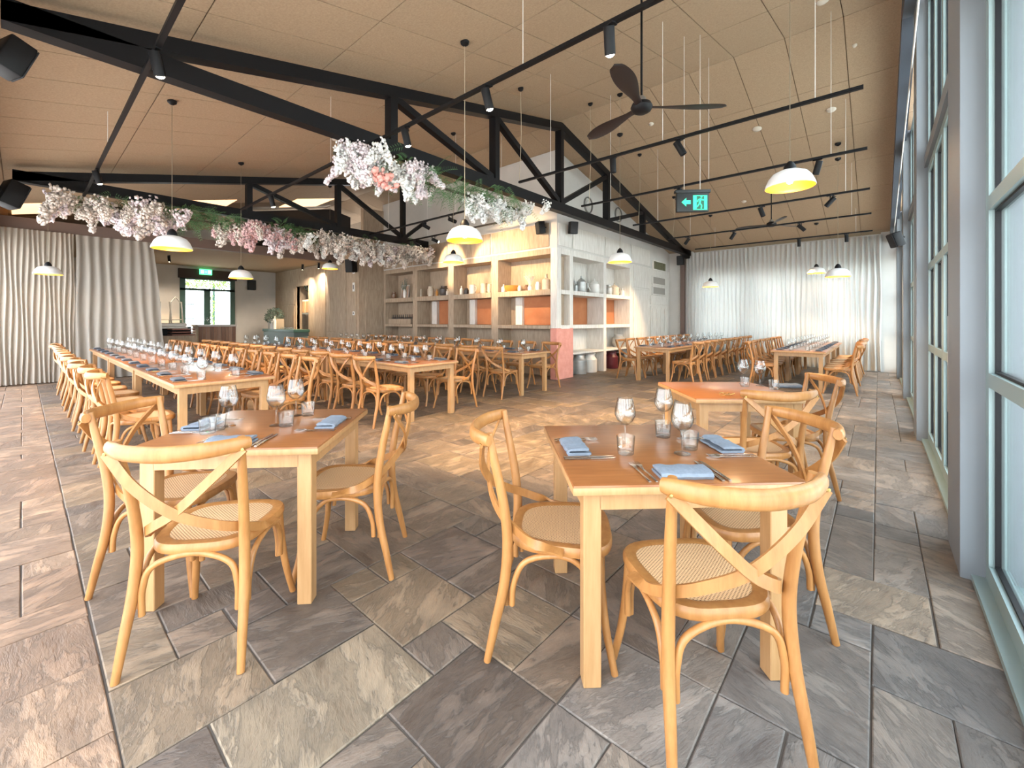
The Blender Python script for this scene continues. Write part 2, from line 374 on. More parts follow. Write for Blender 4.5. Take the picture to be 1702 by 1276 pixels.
for rr in (rows, rows2):
    for a, b in zip(rr[:-1], rr[1:]):
        for k in range(-28, 3):
            x0, x1 = -1.0 + k * PW, -1.0 + (k + 1) * PW
            x1 = min(x1, XW + .1)
            if x1 - x0 < .05: continue
            if a <= YB and False: continue
            ya, yb = sorted((a, b)); g = .005
            if x1 < -12.9 and any(x0 < s1 and x1 > s0 and ya < t1 and yb > t0 for s0, s1, t0, t1 in SKY): continue
            v = [(x0 + g, ya + g), (x1 - g, ya + g), (x1 - g, yb - g), (x0 + g, yb - g)]
            if x1 < XB and ya > YB: continue
            V = [(x, y, roofz(y) + .012) for x, y in v] + [(x, y, roofz(y)) for x, y in v]
            F = [(0, 1, 2, 3), (7, 6, 5, 4), (0, 4, 5, 1), (1, 5, 6, 2), (2, 6, 7, 3), (3, 7, 4, 0)]
            if x0 > -11.6 and nb < 290: MB().add(V, F).obj('ceiling_panel', M_board, ceiling, smooth=False); nb += 1
            else: far_c.add(V, F)
o = far_c.obj('distant_ceiling_panels', M_board, ceiling, smooth=False); o['kind'] = 'stuff'

# walls
def wall(name, mb, m, label=None): return struct(mb.obj(name, m, smooth=False), label)
bw = MB().box(XB - .65 - 7.0, XB - .6, YB + .6, YF, 0, 5.2)   # core behind the shelving niches
bw.box(-12.36, XB, YB, YB + .6, 2.95, 3.55); bw.box(-12.36, XB, YB, YB + .6, 3.55, 5.12)
bw.box(XB - .5, XB, YB + .6, YF, 2.96, 3.55)
bw.poly([(XB - .6, YB + .6, 3.55), (XB - .6, YF, 3.55), (XB - .6, YF, roofz(YF)), (XB - .6, YB + .6, roofz(YB + .6))], (.6, 0, 0))
wall('wall_middle', bw, M_wallw, 'painted wall and gable above the built-in shelving')
far = MB().box(-13.5, -4.62, YF, YF + .15, 0, 3.7).box(.05, XW + .3, YF, YF + .15, 0, 3.7)
far.box(-4.62, .05, YF + .1, YF + .25, 0, .72).box(-4.62, .05, YF + .1, YF + .25, 2.72, 3.7)
for a, b in ((-4.62, -4.45), (-3.12, -2.98), (-1.62, -1.46), (-.12, .05)): far.box(a, b, YF + .1, YF + .25, .72, 2.72)
wall('wall_far', far, M_wallw, 'far wall with windows behind the curtain')
o = struct(MB().box(-5.0, -4.86, YF - .1, YF, 0, 3.55).obj('trim_1', M_header, smooth=False), 'mauve-brown pilaster beside the far curtain')
for k, (a, b) in enumerate(((-4.45, -3.12), (-2.98, -1.62), (-1.46, -.12))):
    wn = struct(MB().box(a, b, YF + .15, YF + .2, 1.83, 1.87).box(a, b, YF + .14, YF + .2, .72, .77).obj('window_%d' % (k + 10), M_frame, smooth=False), 'window behind the far curtain')
    MB().box(a, b, YF + .17, YF + .18, .72, 2.72).obj('pane', M_pane, wn, smooth=False)
wall('wall_entrance', MB().box(XE - .15, XE, YN, 3.7, 0, 3.3).box(XE - .15, XE, 5.42, 7, 0, 3.3).box(XE - .15, XE, 3.7, 5.42, 2.98, 3.3).box(XE - .15, XE, YN, 7.2, 3.3, 5.3), M_wallw, 'pale painted entrance wall around the glazed doors')
low = MB().box(XE, XL - .15, YN, 7.0, 3.3, 3.4)
wall('ceiling_entrance', low, M_board, 'low flat ceiling over the entrance')
wall('loft_shade_sheet', MB().poly([(-14.45, 4.15, 3.4), (-14.45, 7.77, 3.4), (-14.45, 7.77, 5.05), (-14.45, 7.03, 5.2), (-14.45, 4.15, 4.55)], (-.08, 0, 0)), M_dark, 'black sheet painted as the shade of the loft void above the entrance')  # black sheet put in for the shade of the open loft
wall('trim_2', MB().box(XL - .12, XL + .02, YN, 6.9, 3.2, 3.44), M_header, 'mauve-brown header beam over the end curtains')
# limed wall beside the entrance
pw = MB().box(-19, -12.3, 6.9, 7.05, 2.62, 3.3).box(-19, -17.0, 6.9, 7.05, 0, 2.62).box(-15.9, -12.3, 6.9, 7.05, 0, 2.62)
pw.box(-17.05, -15.9, 7.05, 7.5, 2.62, 2.7).box(-17.0, -15.9, 7.4, 7.5, 0, 2.62).box(-17.05, -17, 6.95, 7.45, 0, 2.62).box(-15.95, -15.9, 6.95, 7.45, 0, 2.62).box(-12.45, -12.3, 7.05, 7.9, 0, 4.9).box(-19, -12.3, 6.9, 7.05, 3.3, 3.5)
wp = wall('wall_panelled', pw, M_lime, 'limed board wall beside the entrance')
for a, b, z0, z1 in ((-18.9, -17.1, .1, 1.9), (-18.9, -17.1, 1.95, 2.55), (-15.8, -14.5, .1, 3.2), (-14.45, -13.1, .95, 3.2), (-14.45, -13.1, .1, .9), (-13.05, -12.45, .1, 3.2)):
    MB().bbox(a, b, 6.875, 6.905, z0, z1, .006, 1).obj('wall_panel', M_lime, wp, smooth=False)
MB().bbox(-12.3, -12.275, 7.1, 7.7, .05, 2.3, .006, 1).obj('door_panel', M_lime, wp, smooth=False)
# unseen near wall behind the camera: open bays added to let sky light in
nw = MB().box(-19, XW, YN - .12, YN, 2.9, roofz(YN) + .1).box(-19, -13.2, YN - .12, YN, 0, 2.9)
for k in range(14): nw.box(-13.2 + k * 1.045 - .05, -13.2 + k * 1.045 + .05, YN - .12, YN, 0, 2.9)
wall('wall_near', nw, M_post, 'unseen near wall with tall open bays added for sky light')

# window wall
ww = MB().box(XW, XW + .18, YN, YF, 3.0, 3.12)
for y in (3.18, 6.48, 9.78, 13.0): ww.box(XW - .06, XW + .18, y, y + .5, 0, roofz(y + .25) if False else roofz(y + .5) - .02)
wall('wall_window', ww, M_post, 'posts and transom beam of the tall window wall')
def sash(name, y0, y1, z0, z1, rails, st=.07, x=XW + .03, label=None, handle=None, depth=.07):
    f = MB().box(x, x + depth, y0, y0 + st, z0, z1).box(x, x + depth, y1 - st, y1, z0, z1).box(x, x + depth, y0 + st, y1 - st, z0, z0 + .09).box(x, x + depth, y0 + st, y1 - st, z1 - .07, z1)
    for r in rails: f.box(x, x + depth, y0 + st, y1 - st, r, r + .07)
    o = struct(f.obj(name, M_frame, smooth=False), label)
    zs = [z0 + .09] + [q for r in rails for q in (r, r + .07)] + [z1 - .07]
    for a, b in zip(zs[::2], zs[1::2]):
        MB().box(x + .03, x + .04, y0 + st, y1 - st, a, b).obj('pane', M_pane, o, smooth=False)
        g = MB()
        for (p, q, r_, s_) in ((y0 + st, y0 + st + .012, a, b), (y1 - st - .012, y1 - st, a, b), (y0 + st, y1 - st, a, a + .012), (y0 + st, y1 - st, b - .012, b)): g.box(x + .02, x + .05, p, q, r_, s_)
        g.obj('gasket', M_blk, o, smooth=False)
    if handle:
        h = MB().bbox(x - .075, x - .055, handle - .035, handle + .035, .74, 1.36, .006); h.box(x - .06, x, handle - .01, handle + .01, .82, .85).box(x - .06, x, handle - .01, handle + .01, 1.26, 1.29)
        h.obj('pull_handle', M_white, o)
    return o
wn = 1; dn = 1
bays = [(-.4, 3.18), (3.68, 6.48), (6.98, 9.78), (10.28, 13.0), (13.5, 14.46)]
for bi, (a, b) in enumerate(bays):
    n = {0: 4, 4: 1}.get(bi, 4); wd = (b - a) / n
    if bi == 0:
        cuts = [-.4, .5, 1.4, 2.3, 3.18]
    else: cuts = [a + wd * k for k in range(n + 1)]
    for k in range(n):
        isd = bi > 0
        nm = ('door_%d' % dn) if isd else ('window_%d' % wn)
        if isd: dn += 1
        else: wn += 1
        sash(nm, cuts[k] + .003, cuts[k + 1] - .003, .03, 3.0, (1.0, 1.87), label='%s glazed leaf, %s bay of the window wall' % (ORD[k], ORD[bi]), handle=(cuts[k] + .17 if (isd and k == 0) else None))
        # clerestory lights follow the gable
        y0, y1 = cuts[k], cuts[k + 1]; zt = min(roofz(y0), roofz(y1)) - .15
        sash('window_%d' % (20 + wn + dn + bi * 7), y0 + .003, y1 - .003, 3.12, zt, (), st=.045, label='%s clerestory light, %s bay of the window wall' % (ORD[k], ORD[bi]))
# sloping steel at the head of the window wall
for sg, y1 in ((1, YF), (-1, YN)):
    b = MB().poly([(XW - .16, RY, RZ - .02), (XW - .16, y1, roofz(y1) - .02), (XW - .16, y1, roofz(y1) - .3), (XW - .16, RY, RZ - .3)], (.14, 0, 0))
    struct(b.obj('trim_%d' % (4 + sg), mat('blue_black_steel', (.06, .075, .10), .4), smooth=False), 'sloping steel beam over the window wall')
struct(MB().box(XW - .02, XW + .18, YN, YF, 0, .03).obj('trim_6', M_frame, smooth=False), 'threshold strip along the window wall')
struct(MB().rod((XW - .1, 2.0, 4.62), (XW - .1, YF - .2, 3.35), .008).obj('trim_7', M_wire), 'thin pale cable slanting along the window wall')

# entrance doors
ed = MB().box(XE - .02, XE + .05, 3.7, 3.86, 0, 2.98).box(XE - .02, XE + .05, 5.26, 5.42, 0, 2.98).box(XE - .02, XE + .05, 4.42, 4.62, 0, 2.5).box(XE - .02, XE + .05, 3.7, 5.42, 2.42, 2.5)
ed.box(XE - .02, XE + .05, 3.7, 5.42, 2.82, 2.98).box(XE - .02, XE + .05, 3.86, 5.26, 0, .25)
e = struct(ed.obj('door_30', M_green, smooth=False), 'dark green glazed entrance doors with transom')
MB().box(XE, XE + .01, 3.8, 5.3, .25, 2.9).obj('pane', M_pane, e, smooth=False)
struct(MB().box(XE - .03, XE + .1, 3.65, 5.47, 2.86, 3.2).obj('trim_8', mat('dark_brown_fascia', (.04, .02, .016), .6), smooth=False), 'dark brown fascia over the entrance doors')

# skylights
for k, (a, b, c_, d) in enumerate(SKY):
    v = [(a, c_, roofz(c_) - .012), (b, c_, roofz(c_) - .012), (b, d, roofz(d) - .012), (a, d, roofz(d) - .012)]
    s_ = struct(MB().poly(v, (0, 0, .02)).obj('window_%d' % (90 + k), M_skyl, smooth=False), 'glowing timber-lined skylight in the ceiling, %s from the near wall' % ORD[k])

# ------------------------------------------------------------------ outside
gr = struct(MB().box(-60, 60, -40, 60, -.5, -.13).obj('ground', noisy('terrace_paving', (.55, .53, .50), (.64, .62, .59), (1, 1, 1), 3, .9, 0), smooth=False), 'pale paved terrace outside')
def leafball(mb, c_, r, n, s=.12, rr=rnd):
    for _ in range(n):
        d = Vector((rr.gauss(0, 1), rr.gauss(0, 1), rr.gauss(0, 1))).normalized() * r * rr.uniform(.6, 1) ; p = Vector(c_) + d
        a = Vector((rr.gauss(0, 1), rr.gauss(0, 1), rr.gauss(0, 1))).normalized(); b = a.orthogonal().normalized()
        mb.add([p - a * s, p + b * s * .4, p + a * s, p - b * s * .4], [(0, 1, 2, 3)])
for k, (x, y, hh) in enumerate(((9, 4.5, 2.6), (10.5, 8.5, 3.1), (9.5, 13, 2.4), (12, 17, 3.4))):
    t = thing('garden_tree', 'leafy green tree out on the terrace, %s along the window wall' % ORD[k], 'tree', (x, y, -.13), 0, 'trees on the terrace')
    MB().tube([(0, 0, 0), (.05, 0, hh * .4), (0, .05, hh * .7)], lambda q: .09 - .04 * q, 8).obj('trunk', mat('bark', (.1, .07, .05), .9), t)
    mb = MB()
    for q in range(5): leafball(mb, (rnd.uniform(-.5, .5), rnd.uniform(-.5, .5), hh * .7 + rnd.uniform(-.3, .4)), .6, 160)
    mb.obj('crown', M_leafg, t, smooth=False)
mb = MB()
for q in range(16): leafball(mb, (XE - 1.2 + rnd.uniform(-.3, .3), 3.6 + q * .13, 2.75 + rnd.uniform(-.12, .15)), .22, 60, .05)
for q in range(5): leafball(mb, (XE - 2.2, 5.15 + rnd.uniform(-.1, .1), 1.2 + q * .28), .2, 50, .05)
VINE = (mb, noisy('vine_leaf', (.16, .26, .05), (.35, .45, .12), (1, 1, 1), 9, .6, 0))
p = thing('garden_pergola', 'white and green pergola frame outside the entrance doors', 'pergola', (XE - 2.5, 4.6, -.13))
for dy in (-.75, -.35, .1, .75): MB().box(-.04, .04, dy - .04, dy + .04, 0, 2.9).obj('post', M_green if dy in (-.35, .75) else M_white, p, smooth=False)
for z in (.9, 1.5, 2.1): MB().box(-.02, .02, -.75, .1, z, z + .04).obj('rail', M_blk, p, smooth=False)
MB().box(-.05, .05, -1.1, 1.1, 2.9, 3.0).obj('beam', M_white, p, smooth=False)
vo = VINE[0].obj('vine', VINE[1], p, smooth=False); vo['kind'] = 'stuff'; vo.location = (-XE + 2.5, -4.6, .13)

# ------------------------------------------------------------------ shelving
def shelving_left():
    t = thing('built_in_shelving', 'tall limed timber shelving with four bays of ornaments facing the long tables', 'shelving', (0, YB, 0))
    D = .5
    ups = [(-12.36, -12.2), (-10.72, -10.5), (-9.08, -8.85), (-7.42, -7.18), (-5.582, -5.42)]
    for k, (a, b) in enumerate(ups[:4]): MB().bbox(a, b, 0, D + .1, 0, 2.95, .006, 1).obj('upright', M_lime, t, smooth=False)
    for z0, z1, d in ((2.82, 2.96, 0), (1.90, 2.03, -.01), (1.13, 1.21, -.02)):
        for (a, b), (c_, dd) in zip(ups[:-1], ups[1:]): MB().bbox(b - .001, c_ + .001, d, D, z0, z1, .006, 1).obj('shelf', M_lime, t, smooth=False)
    for k, ((a, b), (c_, dd)) in enumerate(zip(ups[:-1], ups[1:])):
        MB().box(b, c_, D, D + .04, 2.03, 2.82).obj('back_panel', M_lime, t, smooth=False)
        MB().box(b, c_, D, D + .04, 1.21, 1.9).obj('back_panel', M_lime, t, smooth=False)
        if k: MB().bbox(b + .62 - .1 * k, c_ - .001, D - .08, D, 1.212, 1.898, .004, 1).obj('colour_panel', M_terra, t, smooth=False)['label'] = 'terracotta coloured back panel'
        if k: MB().bbox(b + .28, b + .5, D - .16, D, 1.212, 1.898, .004, 1).obj('side_panel', M_limew, t, smooth=False)
        MB().box(b, c_, D, D + .04, 0, 1.13).obj('back_panel', M_lime, t, smooth=False)
    for k in range(4):
        a, b = ups[k][0] + .02, ups[k + 1][0] - .02
        MB().bbox(a, b, -.022, 0, 2.99, 3.52, .005, 1).obj('frieze_panel', M_lime, t, smooth=False)
    return t
shelving_left()
def shelving_right():
    t = thing('built_in_shelving', 'white limed shelving and cupboard panels facing the window side, pink corner foot', 'shelving', (XB, 0, 0))
    D = .5; ups = [(7.77, 7.94), (8.29, 8.43), (9.89, 10.03), (11.42, 11.58)]
    for k, (a, b) in enumerate(ups):
        MB().bbox(-.18 if k < 2 else -D, 0, a, b, 1.15 if k < 2 else 0, 2.96, .006, 1).obj('upright', M_limew, t, smooth=False)
    MB().bbox(-.18, .003, 7.765, 8.43, 0, 1.148, .006, 1).obj('corner_foot', M_pink, t, smooth=False)['label'] = 'pink rendered foot at the corner'
    for z0, z1 in ((2.82, 2.96), (1.92, 2.02), (1.13, 1.22)):
        for k, ((a, b), (c_, d)) in enumerate(zip(ups[:-1], ups[1:])): MB().bbox(-D if k else -.17, .005, b - .001, c_ + .001, z0, z1, .006, 1).obj('shelf', M_limew, t, smooth=False)
    for (a, b), (c_, d) in list(zip(ups[:-1], ups[1:]))[1:]:
        MB().bbox(-D, 0, b, c_, .52, .57, .006, 1).obj('shelf', M_limew, t, smooth=False)
    for k, ((a, b), (c_, d)) in enumerate(zip(ups[:-1], ups[1:])):
        for z0, z1, z in ((2.02, 2.82, 0), (1.22, 1.92, 1), (.0, 1.13, 2)):
            mm = M_terra if (z == 1 and k) else (M_lime if k == 0 else M_limew)
            dd = .16 if k == 0 else D
            if not (k == 0 and z == 2): MB().box(-dd - .02, -dd, b, c_, z0, z1).obj('back_panel', mm, t, smooth=False)
    MB().box(-D, -.001, 11.58, 14.45, 0, 2.96).obj('cupboard_carcass', M_limew, t, smooth=False)
    for a, b, z0, z1 in ((11.65, 12.75, .1, 2.25), (11.65, 12.75, 2.3, 2.93), (12.85, 14.3, .1, 1.78), (12.85, 14.3, 1.83, 2.1)):
        MB().bbox(0, .022, a, b, z0, z1, .006, 1).obj('cupboard_panel', M_limew, t, smooth=False)
    for k in range(4): MB().box(.022, .034, 12.95 + k * .33, 13.15 + k * .33, .2, 1.7).obj('batten', M_limew, t, smooth=False)
    for z in (2.13, 2.45):
        v = MB().bbox(0, .03, 12.95, 14.05, z, z + .29, .006, 1).obj('shutter_frame', M_limew, t, smooth=False)
        MB().box(.03, .036, 13.03, 13.97, z + .04, z + .25).obj('shutter_face', mat('grey_louvre', (.33, .31, .28), .7), v, smooth=False)
    vt = MB().bbox(0, .03, 13.0, 14.1, 2.92, 3.24, .006, 1).obj('vent_frame', M_limew, t, smooth=False)
    for k in range(12): MB().box(.03, .04, 13.08 + k * .08, 13.13 + k * .08, 2.96, 3.2).obj('vent_slat', mat('olive_vent', (.12, .12, .06), .6), vt, smooth=False)
    for a, b in ((7.8, 8.35), (8.4, 9.9), (9.95, 11.4), (11.5, 12.8)): MB().bbox(0, .022, a, b, 3.0, 3.5, .005, 1).obj('frieze_panel', M_limew, t, smooth=False)
    return t
shelving_right()

# ------------------------------------------------------------------ trusses
def truss(name, X, y_end, label, posts, w=.07):
    t = thing(name, label, 'truss', (X, 0, 0)); zb0, zb1 = 3.43, 3.6
    def beam(nm, pts): MB().poly(pts, (2 * w, 0, 0)).obj(nm, M_black, t, smooth=False)
    beam('bottom_chord', [(-w, -.1, zb0), (-w, y_end, zb0), (-w, y_end, zb1), (-w, -.1, zb1)])
    zc = lambda y: 5.16 - .229 * abs(y - 6.85)
    beam('top_chord', [(-w, -.1, zc(-.1) - .14), (-w, 6.85, zc(6.85) - .14), (-w, 6.85, zc(6.85)), (-w, -.1, zc(-.1))])
    if y_end > 8: beam('top_chord', [(-w, 6.85, zc(6.85) - .14), (-w, 14.2, zc(14.2) - .14), (-w, 14.2, zc(14.2)), (-w, 6.85, zc(6.85))])
    for y in posts: beam('post', [(-w, y - .05, zb1), (-w, y + .05, zb1), (-w, y + .05, zc(y) - .13), (-w, y - .05, zc(y) - .13)])
    w2 = w * .7
    for a, b in zip(posts[:-1], posts[1:]):
        if b <= 6.9: p, q = (a, zc(a) - .12), (b, zb1)
        else: p, q = (b, zc(b) - .12), (a, zb1)
        if y_end < 8 and b > 6.9: continue
        d = Vector((0, q[0] - p[0], q[1] - p[1])).normalized(); n = Vector((0, -d.z, d.y)) * .045
        A, B = Vector((-w2, p[0], p[1])), Vector((-w2, q[0], q[1]))
        MB().poly([A - n, A + n, B + n, B - n], (2 * w2, 0, 0)).obj('brace', M_black, t, smooth=False)
    if y_end < 8:
        A, B = Vector((-w2, 6.9, zb1)), Vector((-w2, 7.6, 4.15)); n = Vector((0, -.03, .03)); MB().poly([A - n, A + n, B + n, B - n], (2 * w2, 0, 0)).obj('brace', M_black, t, smooth=False)
    return t
truss('roof_truss', -4.7, 14.3, 'black steel roof truss passing in front of the shelving corner', [3.08, 5.0, 6.85, 8.73, 10.69])
truss('roof_truss', -9.9, 7.68, 'black steel roof truss between the entrance and the first truss', [3.08, 5.0, 6.85])

# ------------------------------------------------------------------ curtains
def curtain(name, axis, a, b, z0, z1, at, pitch, amp, m, label, lean=None, seed=1):
    rr = random.Random(seed); n = int((b - a) / pitch); sub = 8; cols = n * sub + 1; rowsn = 14
    ph = [rr.uniform(-.25, .25) for _ in range(n + 2)]; am = [rr.uniform(.7, 1.2) for _ in range(n + 2)]
    v = []; f = []
    for i in range(cols):
        s = i / sub; k = int(s); q = s - k
        base = math.sin(2 * PI * s); aa = am[k] * (1 - q) + am[min(k + 1, n)] * q; pp = ph[k] * (1 - q) + ph[k + 1] * q
        for j in range(rowsn + 1):
            t = j / rowsn; z = z0 + (z1 - z0) * t
            u = a + (b - a) * (i / (cols - 1)) + pp * pitch * (1 - t) * .8 + .012 * math.sin(3 * t * PI + k)
            if lean: u += lean(i / (cols - 1), t)
            off = at + amp * base * aa * (.75 + .35 * (1 - t))
            v.append((u, off, z) if axis == 'x' else (off, u, z))
    for i in range(cols - 1):
        for j in range(rowsn):
            p = i * (rowsn + 1) + j; f.append((p, p + rowsn + 1, p + rowsn + 2, p + 1))
    mb = MB().add(v, f)
    return mb.obj(name, m, None, True, 180)
tag(curtain('curtain', 'x', -4.78, .06, .03, 3.5, YF - .14, .118, .042, M_curt, '', seed=3), 'long sheer white curtain covering the far window wall', 'curtain')
tag(curtain('curtain', 'y', YN + .05, .74, .02, 3.2, XL + .06, .075, .03, M_curt2, '', seed=5), 'dense oatmeal pleated curtain at the end of the room by the near wall', 'curtain')
tag(curtain('curtain', 'y', .76, 2.08, .02, 3.2, XL + .03, .15, .04, M_curt3, '', seed=8, lean=lambda u, t: (u ** 2) * .25 * (1 - t)), 'sheer oatmeal curtain drawn aside next to the entrance', 'curtain')

# ------------------------------------------------------------------ chair
def chair_proto():
    t = thing('cross_back_chair', '', 'chair')
    # seat frame ring
    def outline(k, n, ins=0):
        a = 2 * PI * k / n; ca, sa = math.cos(a), math.sin(a); e = 2 / 3.4
        x = (abs(ca) ** e) * (1 if ca > 0 else -1); y = (abs(sa) ** e) * (1 if sa > 0 else -1)
        hw = .21 + .022 * y - ins; return x * hw, .01 + y * (.21 - ins)
    n = 40; v = []; f = []
    prof = [(.045, .425), (.004, .42), (0, .428), (0, .448), (.006, .458), (.036, .460), (.045, .455)]
    for ins, z in prof:
        for k in range(n): x, y = outline(k, n, ins); v.append((x, y, z))
    m = len(prof)
    for i in range(m):
        for k in range(n):
            j = (i + 1) % m; f.append((i * n + k, i * n + (k + 1) % n, j * n + (k + 1) % n, j * n + k))
    MB().add(v, f).obj('seat_frame', M_wood, t)
    v = []; f = []
    for q, (ins, z) in enumerate(((.044, .4565), (.07, .4555), (.13, .452), (.19, .450))):
        for k in range(n): x, y = outline(k, n, ins); v.append((x, y, z))
    v.append((0, .01, .4495))
    for i in range(3):
        for k in range(n): f.append((i * n + k, i * n + (k + 1) % n, (i + 1) * n + (k + 1) % n, (i + 1) * n + k))
    for k in range(n): f.append((3 * n + k, 3 * n + (k + 1) % n, 4 * n))
    MB().add(v, f).obj('cane_seat', M_cane, t)
    for s in (-1, 1):
        MB().sweep([(s * .215, -.275, 0), (s * .207, -.245, .14), (s * .198, -.21, .30), (s * .192, -.198, .46), (s * .196, -.215, .62), (s * .207, -.25, .79), (s * .213, -.268, .888)],
                   lambda q: (.0135 + .006 * math.sin(PI * min(1, q * 1.1)), .014 + .007 * math.sin(PI * min(1, q * 1.05))), (0, 1, 0), 12).obj('rear_leg', M_wood, t)
        MB().tube([(s * .178, .155, .43), (s * .185, .165, .3), (s * .2, .182, .15), (s * .222, .212, 0)], lambda q: .0185 - .005 * q, 12).obj('front_leg', M_wood, t)
        MB().tube([(s * .196, -.18, .215), (s * .196, -.172, .30), (s * .197, -.13, .385), (s * .199, -.03, .418), (s * .199, .06, .405), (s * .195, .125, .33), (s * .19, .14, .22)], .0115, 10).obj('side_arch', M_wood, t)
        # cross strap
        o = .006 * s
        st = MB().sweep([(s * .232, -.290, .850), (s * .12, -.318 + o, .735), (0, -.300 + o, .625), (-s * .11, -.245 + o, .553), (-s * .178, -.175, .507), (-s * .214, -.09, .468), (-s * .222, .02, .443)],
                   lambda q: (.0175, .005), (0, -1, .35), 4, smooth=7).obj('cross_strap', M_wood, t)
        MB().lathe([(0, 0), (.006, 0), (.006, .003), (0, .004)], 10, (s * .222, .0, 0)).obj('bolt', M_brass, st)
    for st in [c_ for c_ in t.children if c_.name.startswith('cross_strap')]:
        b = st.children[0]; s = 1 if b.data.vertices[0].co.x > 0 else -1
        for q in b.data.vertices: x, y, z = q.co.x - s * .222, q.co.y, q.co.z; q.co = (s * .232 + x, -.297 - z, .848 + y)
    MB().tube([(-.172, -.205, .2), (-.17, -.205, .30), (-.135, -.2, .385), (0, -.19, .42), (.135, -.2, .385), (.17, -.205, .30), (.172, -.205, .2)], .012, 10).obj('rear_arch', M_wood, t)
    MB().tube([(-.168, .172, .2), (-.165, .17, .30), (-.13, .172, .385), (0, .178, .418), (.13, .172, .385), (.165, .17, .30), (.168, .172, .2)], .012, 10).obj('front_arch', M_wood, t)
    MB().sweep([(-.240, -.262, .866), (-.215, -.292, .866), (-.13, -.345, .862), (0, -.368, .858), (.13, -.345, .862), (.215, -.292, .866), (.240, -.262, .866)],
               lambda q: (.030 * (.72 + .28 * math.sin(PI * q) ** .7), .017), (0, -1, 0), 14, smooth=5).obj('top_rail', M_wood, t)
    return t
CH = chair_proto(); ch_used = []
def chair(x, y, rz, label, group):
    if not ch_used:
        ch_used.append(1); CH.location = (x, y, 0); CH.rotation_euler = (0, 0, rz); CH['label'] = label; CH['group'] = group; return CH
    return dup(CH, (x, y, 0), rz, label, group)
def chair_feet(mx, my, face, label, group):
    """place by the midpoint of rear feet and the facing angle (deg, 0=+X)"""
    a = R(face); rz = a - PI / 2
    return chair(mx + .275 * math.cos(a), my + .275 * math.sin(a), rz, label, group)

# ------------------------------------------------------------------ tables
def table_proto(L, W, name='dining_table'):
    t = thing(name, '', 'table'); hx, hy = L / 2, W / 2
    MB().bbox(-hx, hx, -hy, hy, .722, .75, .004).obj('tabletop', M_top, t)
    MB().bbox(-hx - .002, hx + .002, -hy - .002, hy + .002, .715, .742, .003).obj('edge_band', M_leg, t)
    i = .045
    for s in (-1, 1):
        MB().box(-hx + i + .06, hx - i - .06, s * (hy - i) - .012 - s * .012, s * (hy - i) + .012 - s * .012, .645, .72).obj('apron', M_leg, t, smooth=False)
        MB().box(s * (hx - i) - .012 - s * .012, s * (hx - i) + .012 - s * .012, -hy + i + .06, hy - i - .06, .645, .72).obj('apron', M_leg, t, smooth=False)
    for sx in (-1, 1):
        for sy in (-1, 1):
            x, y = sx * (hx - i), sy * (hy - i); x0, x1 = sorted((x, x - sx * .065)); y0, y1 = sorted((y, y - sy * .065))
            MB().bbox(x0, x1, y0, y1, 0, .72, .003, 1).obj('leg', M_leg, t, smooth=False)
    return t
T0 = table_proto(.85, .85, 'square_table')
T0.location = (-2.545, .885, 0); T0.rotation_euler = (0, 0, R(45)); T0['label'] = 'square brown table with its four chairs, nearest the curtain row'; T0['label'] = 'square wooden table standing next to the outermost long table'; T0['group'] = 'square four-seat tables'
TR = dup(T0, (-.79, 1.862, 0), R(43.5), 'square wooden table with three blue napkins near the windows', 'square four-seat tables')
TQ = dup(T0, (-.967, 3.86, 0), R(40), 'half-set square wooden table with a bare brown end', 'square four-seat tables')

# ------------------------------------------------------------------ tableware
def wine_glass():
    outer = [(.0, .0), (.034, .0), (.035, .002), (.012, .006), (.0045, .012), (.0038, .05), (.0042, .092), (.014, .100), (.034, .116), (.0465, .142), (.047, .16), (.041, .19), (.034, .222)]
    inner = [(.0328, .222), (.0398, .19), (.0455, .16), (.0448, .142), (.033, .119), (.014, .104), (.0, .102)]
    return MB().lathe(outer + inner, 24).mesh('wine_glass', M_glass, True, 50)
def tumbler():
    outer = [(0, 0), (.032, 0), (.0345, .004), (.036, .03), (.0395, .078)]; inner = [(.0375, .078), (.0335, .02), (.03, .012), (0, .011)]
    mb = MB(); prof = outer + inner; n = 24; v = []; f = []
    for i, (r, z) in enumerate(prof):
        for k in range(n):
            rr = r * (1 - (.035 if (k % 2 and 1 <= i <= 3) else 0)); v.append((rr * math.cos(2 * PI * k / n), rr * math.sin(2 * PI * k / n), z))
    for i in range(len(prof) - 1):
        for k in range(n): f.append((i * n + k, i * n + (k + 1) % n, (i + 1) * n + (k + 1) % n, (i + 1) * n + k))
    return mb.add(v, f).mesh('tumbler', M_glass, True, 25)
def napkin_proto(m):
    """local x along the table edge, y away from the diner; folded in three layers with rounded folds"""
    mb = MB()
    prof = [(-.05, .0), (.046, 0), (.052, .004), (.046, .009), (-.04, .010), (-.046, .0135), (-.04, .0175), (.036, .018), (.042, .023), (.03, .029), (-.03, .028), (-.052, .022), (-.058, .012)]
    v = []; f = []; n = len(prof); K = 9
    for q in range(K):
        x = -.095 + .19 * q / (K - 1); sag = 1 + .07 * math.sin(q * 1.7)
        for (y, z) in prof: v.append((x, y + .003 * math.sin(q * 2.1), z * sag))
    for q in range(K - 1):
        for k in range(n): f.append((q * n + k, (q + 1) * n + k, (q + 1) * n + (k + 1) % n, q * n + (k + 1) % n))
    f.append(tuple(range(n))); f.append(tuple((K - 1) * n + k for k in range(n))[::-1])
    return mb.add(v, f).mesh('napkin', m, True, 35)
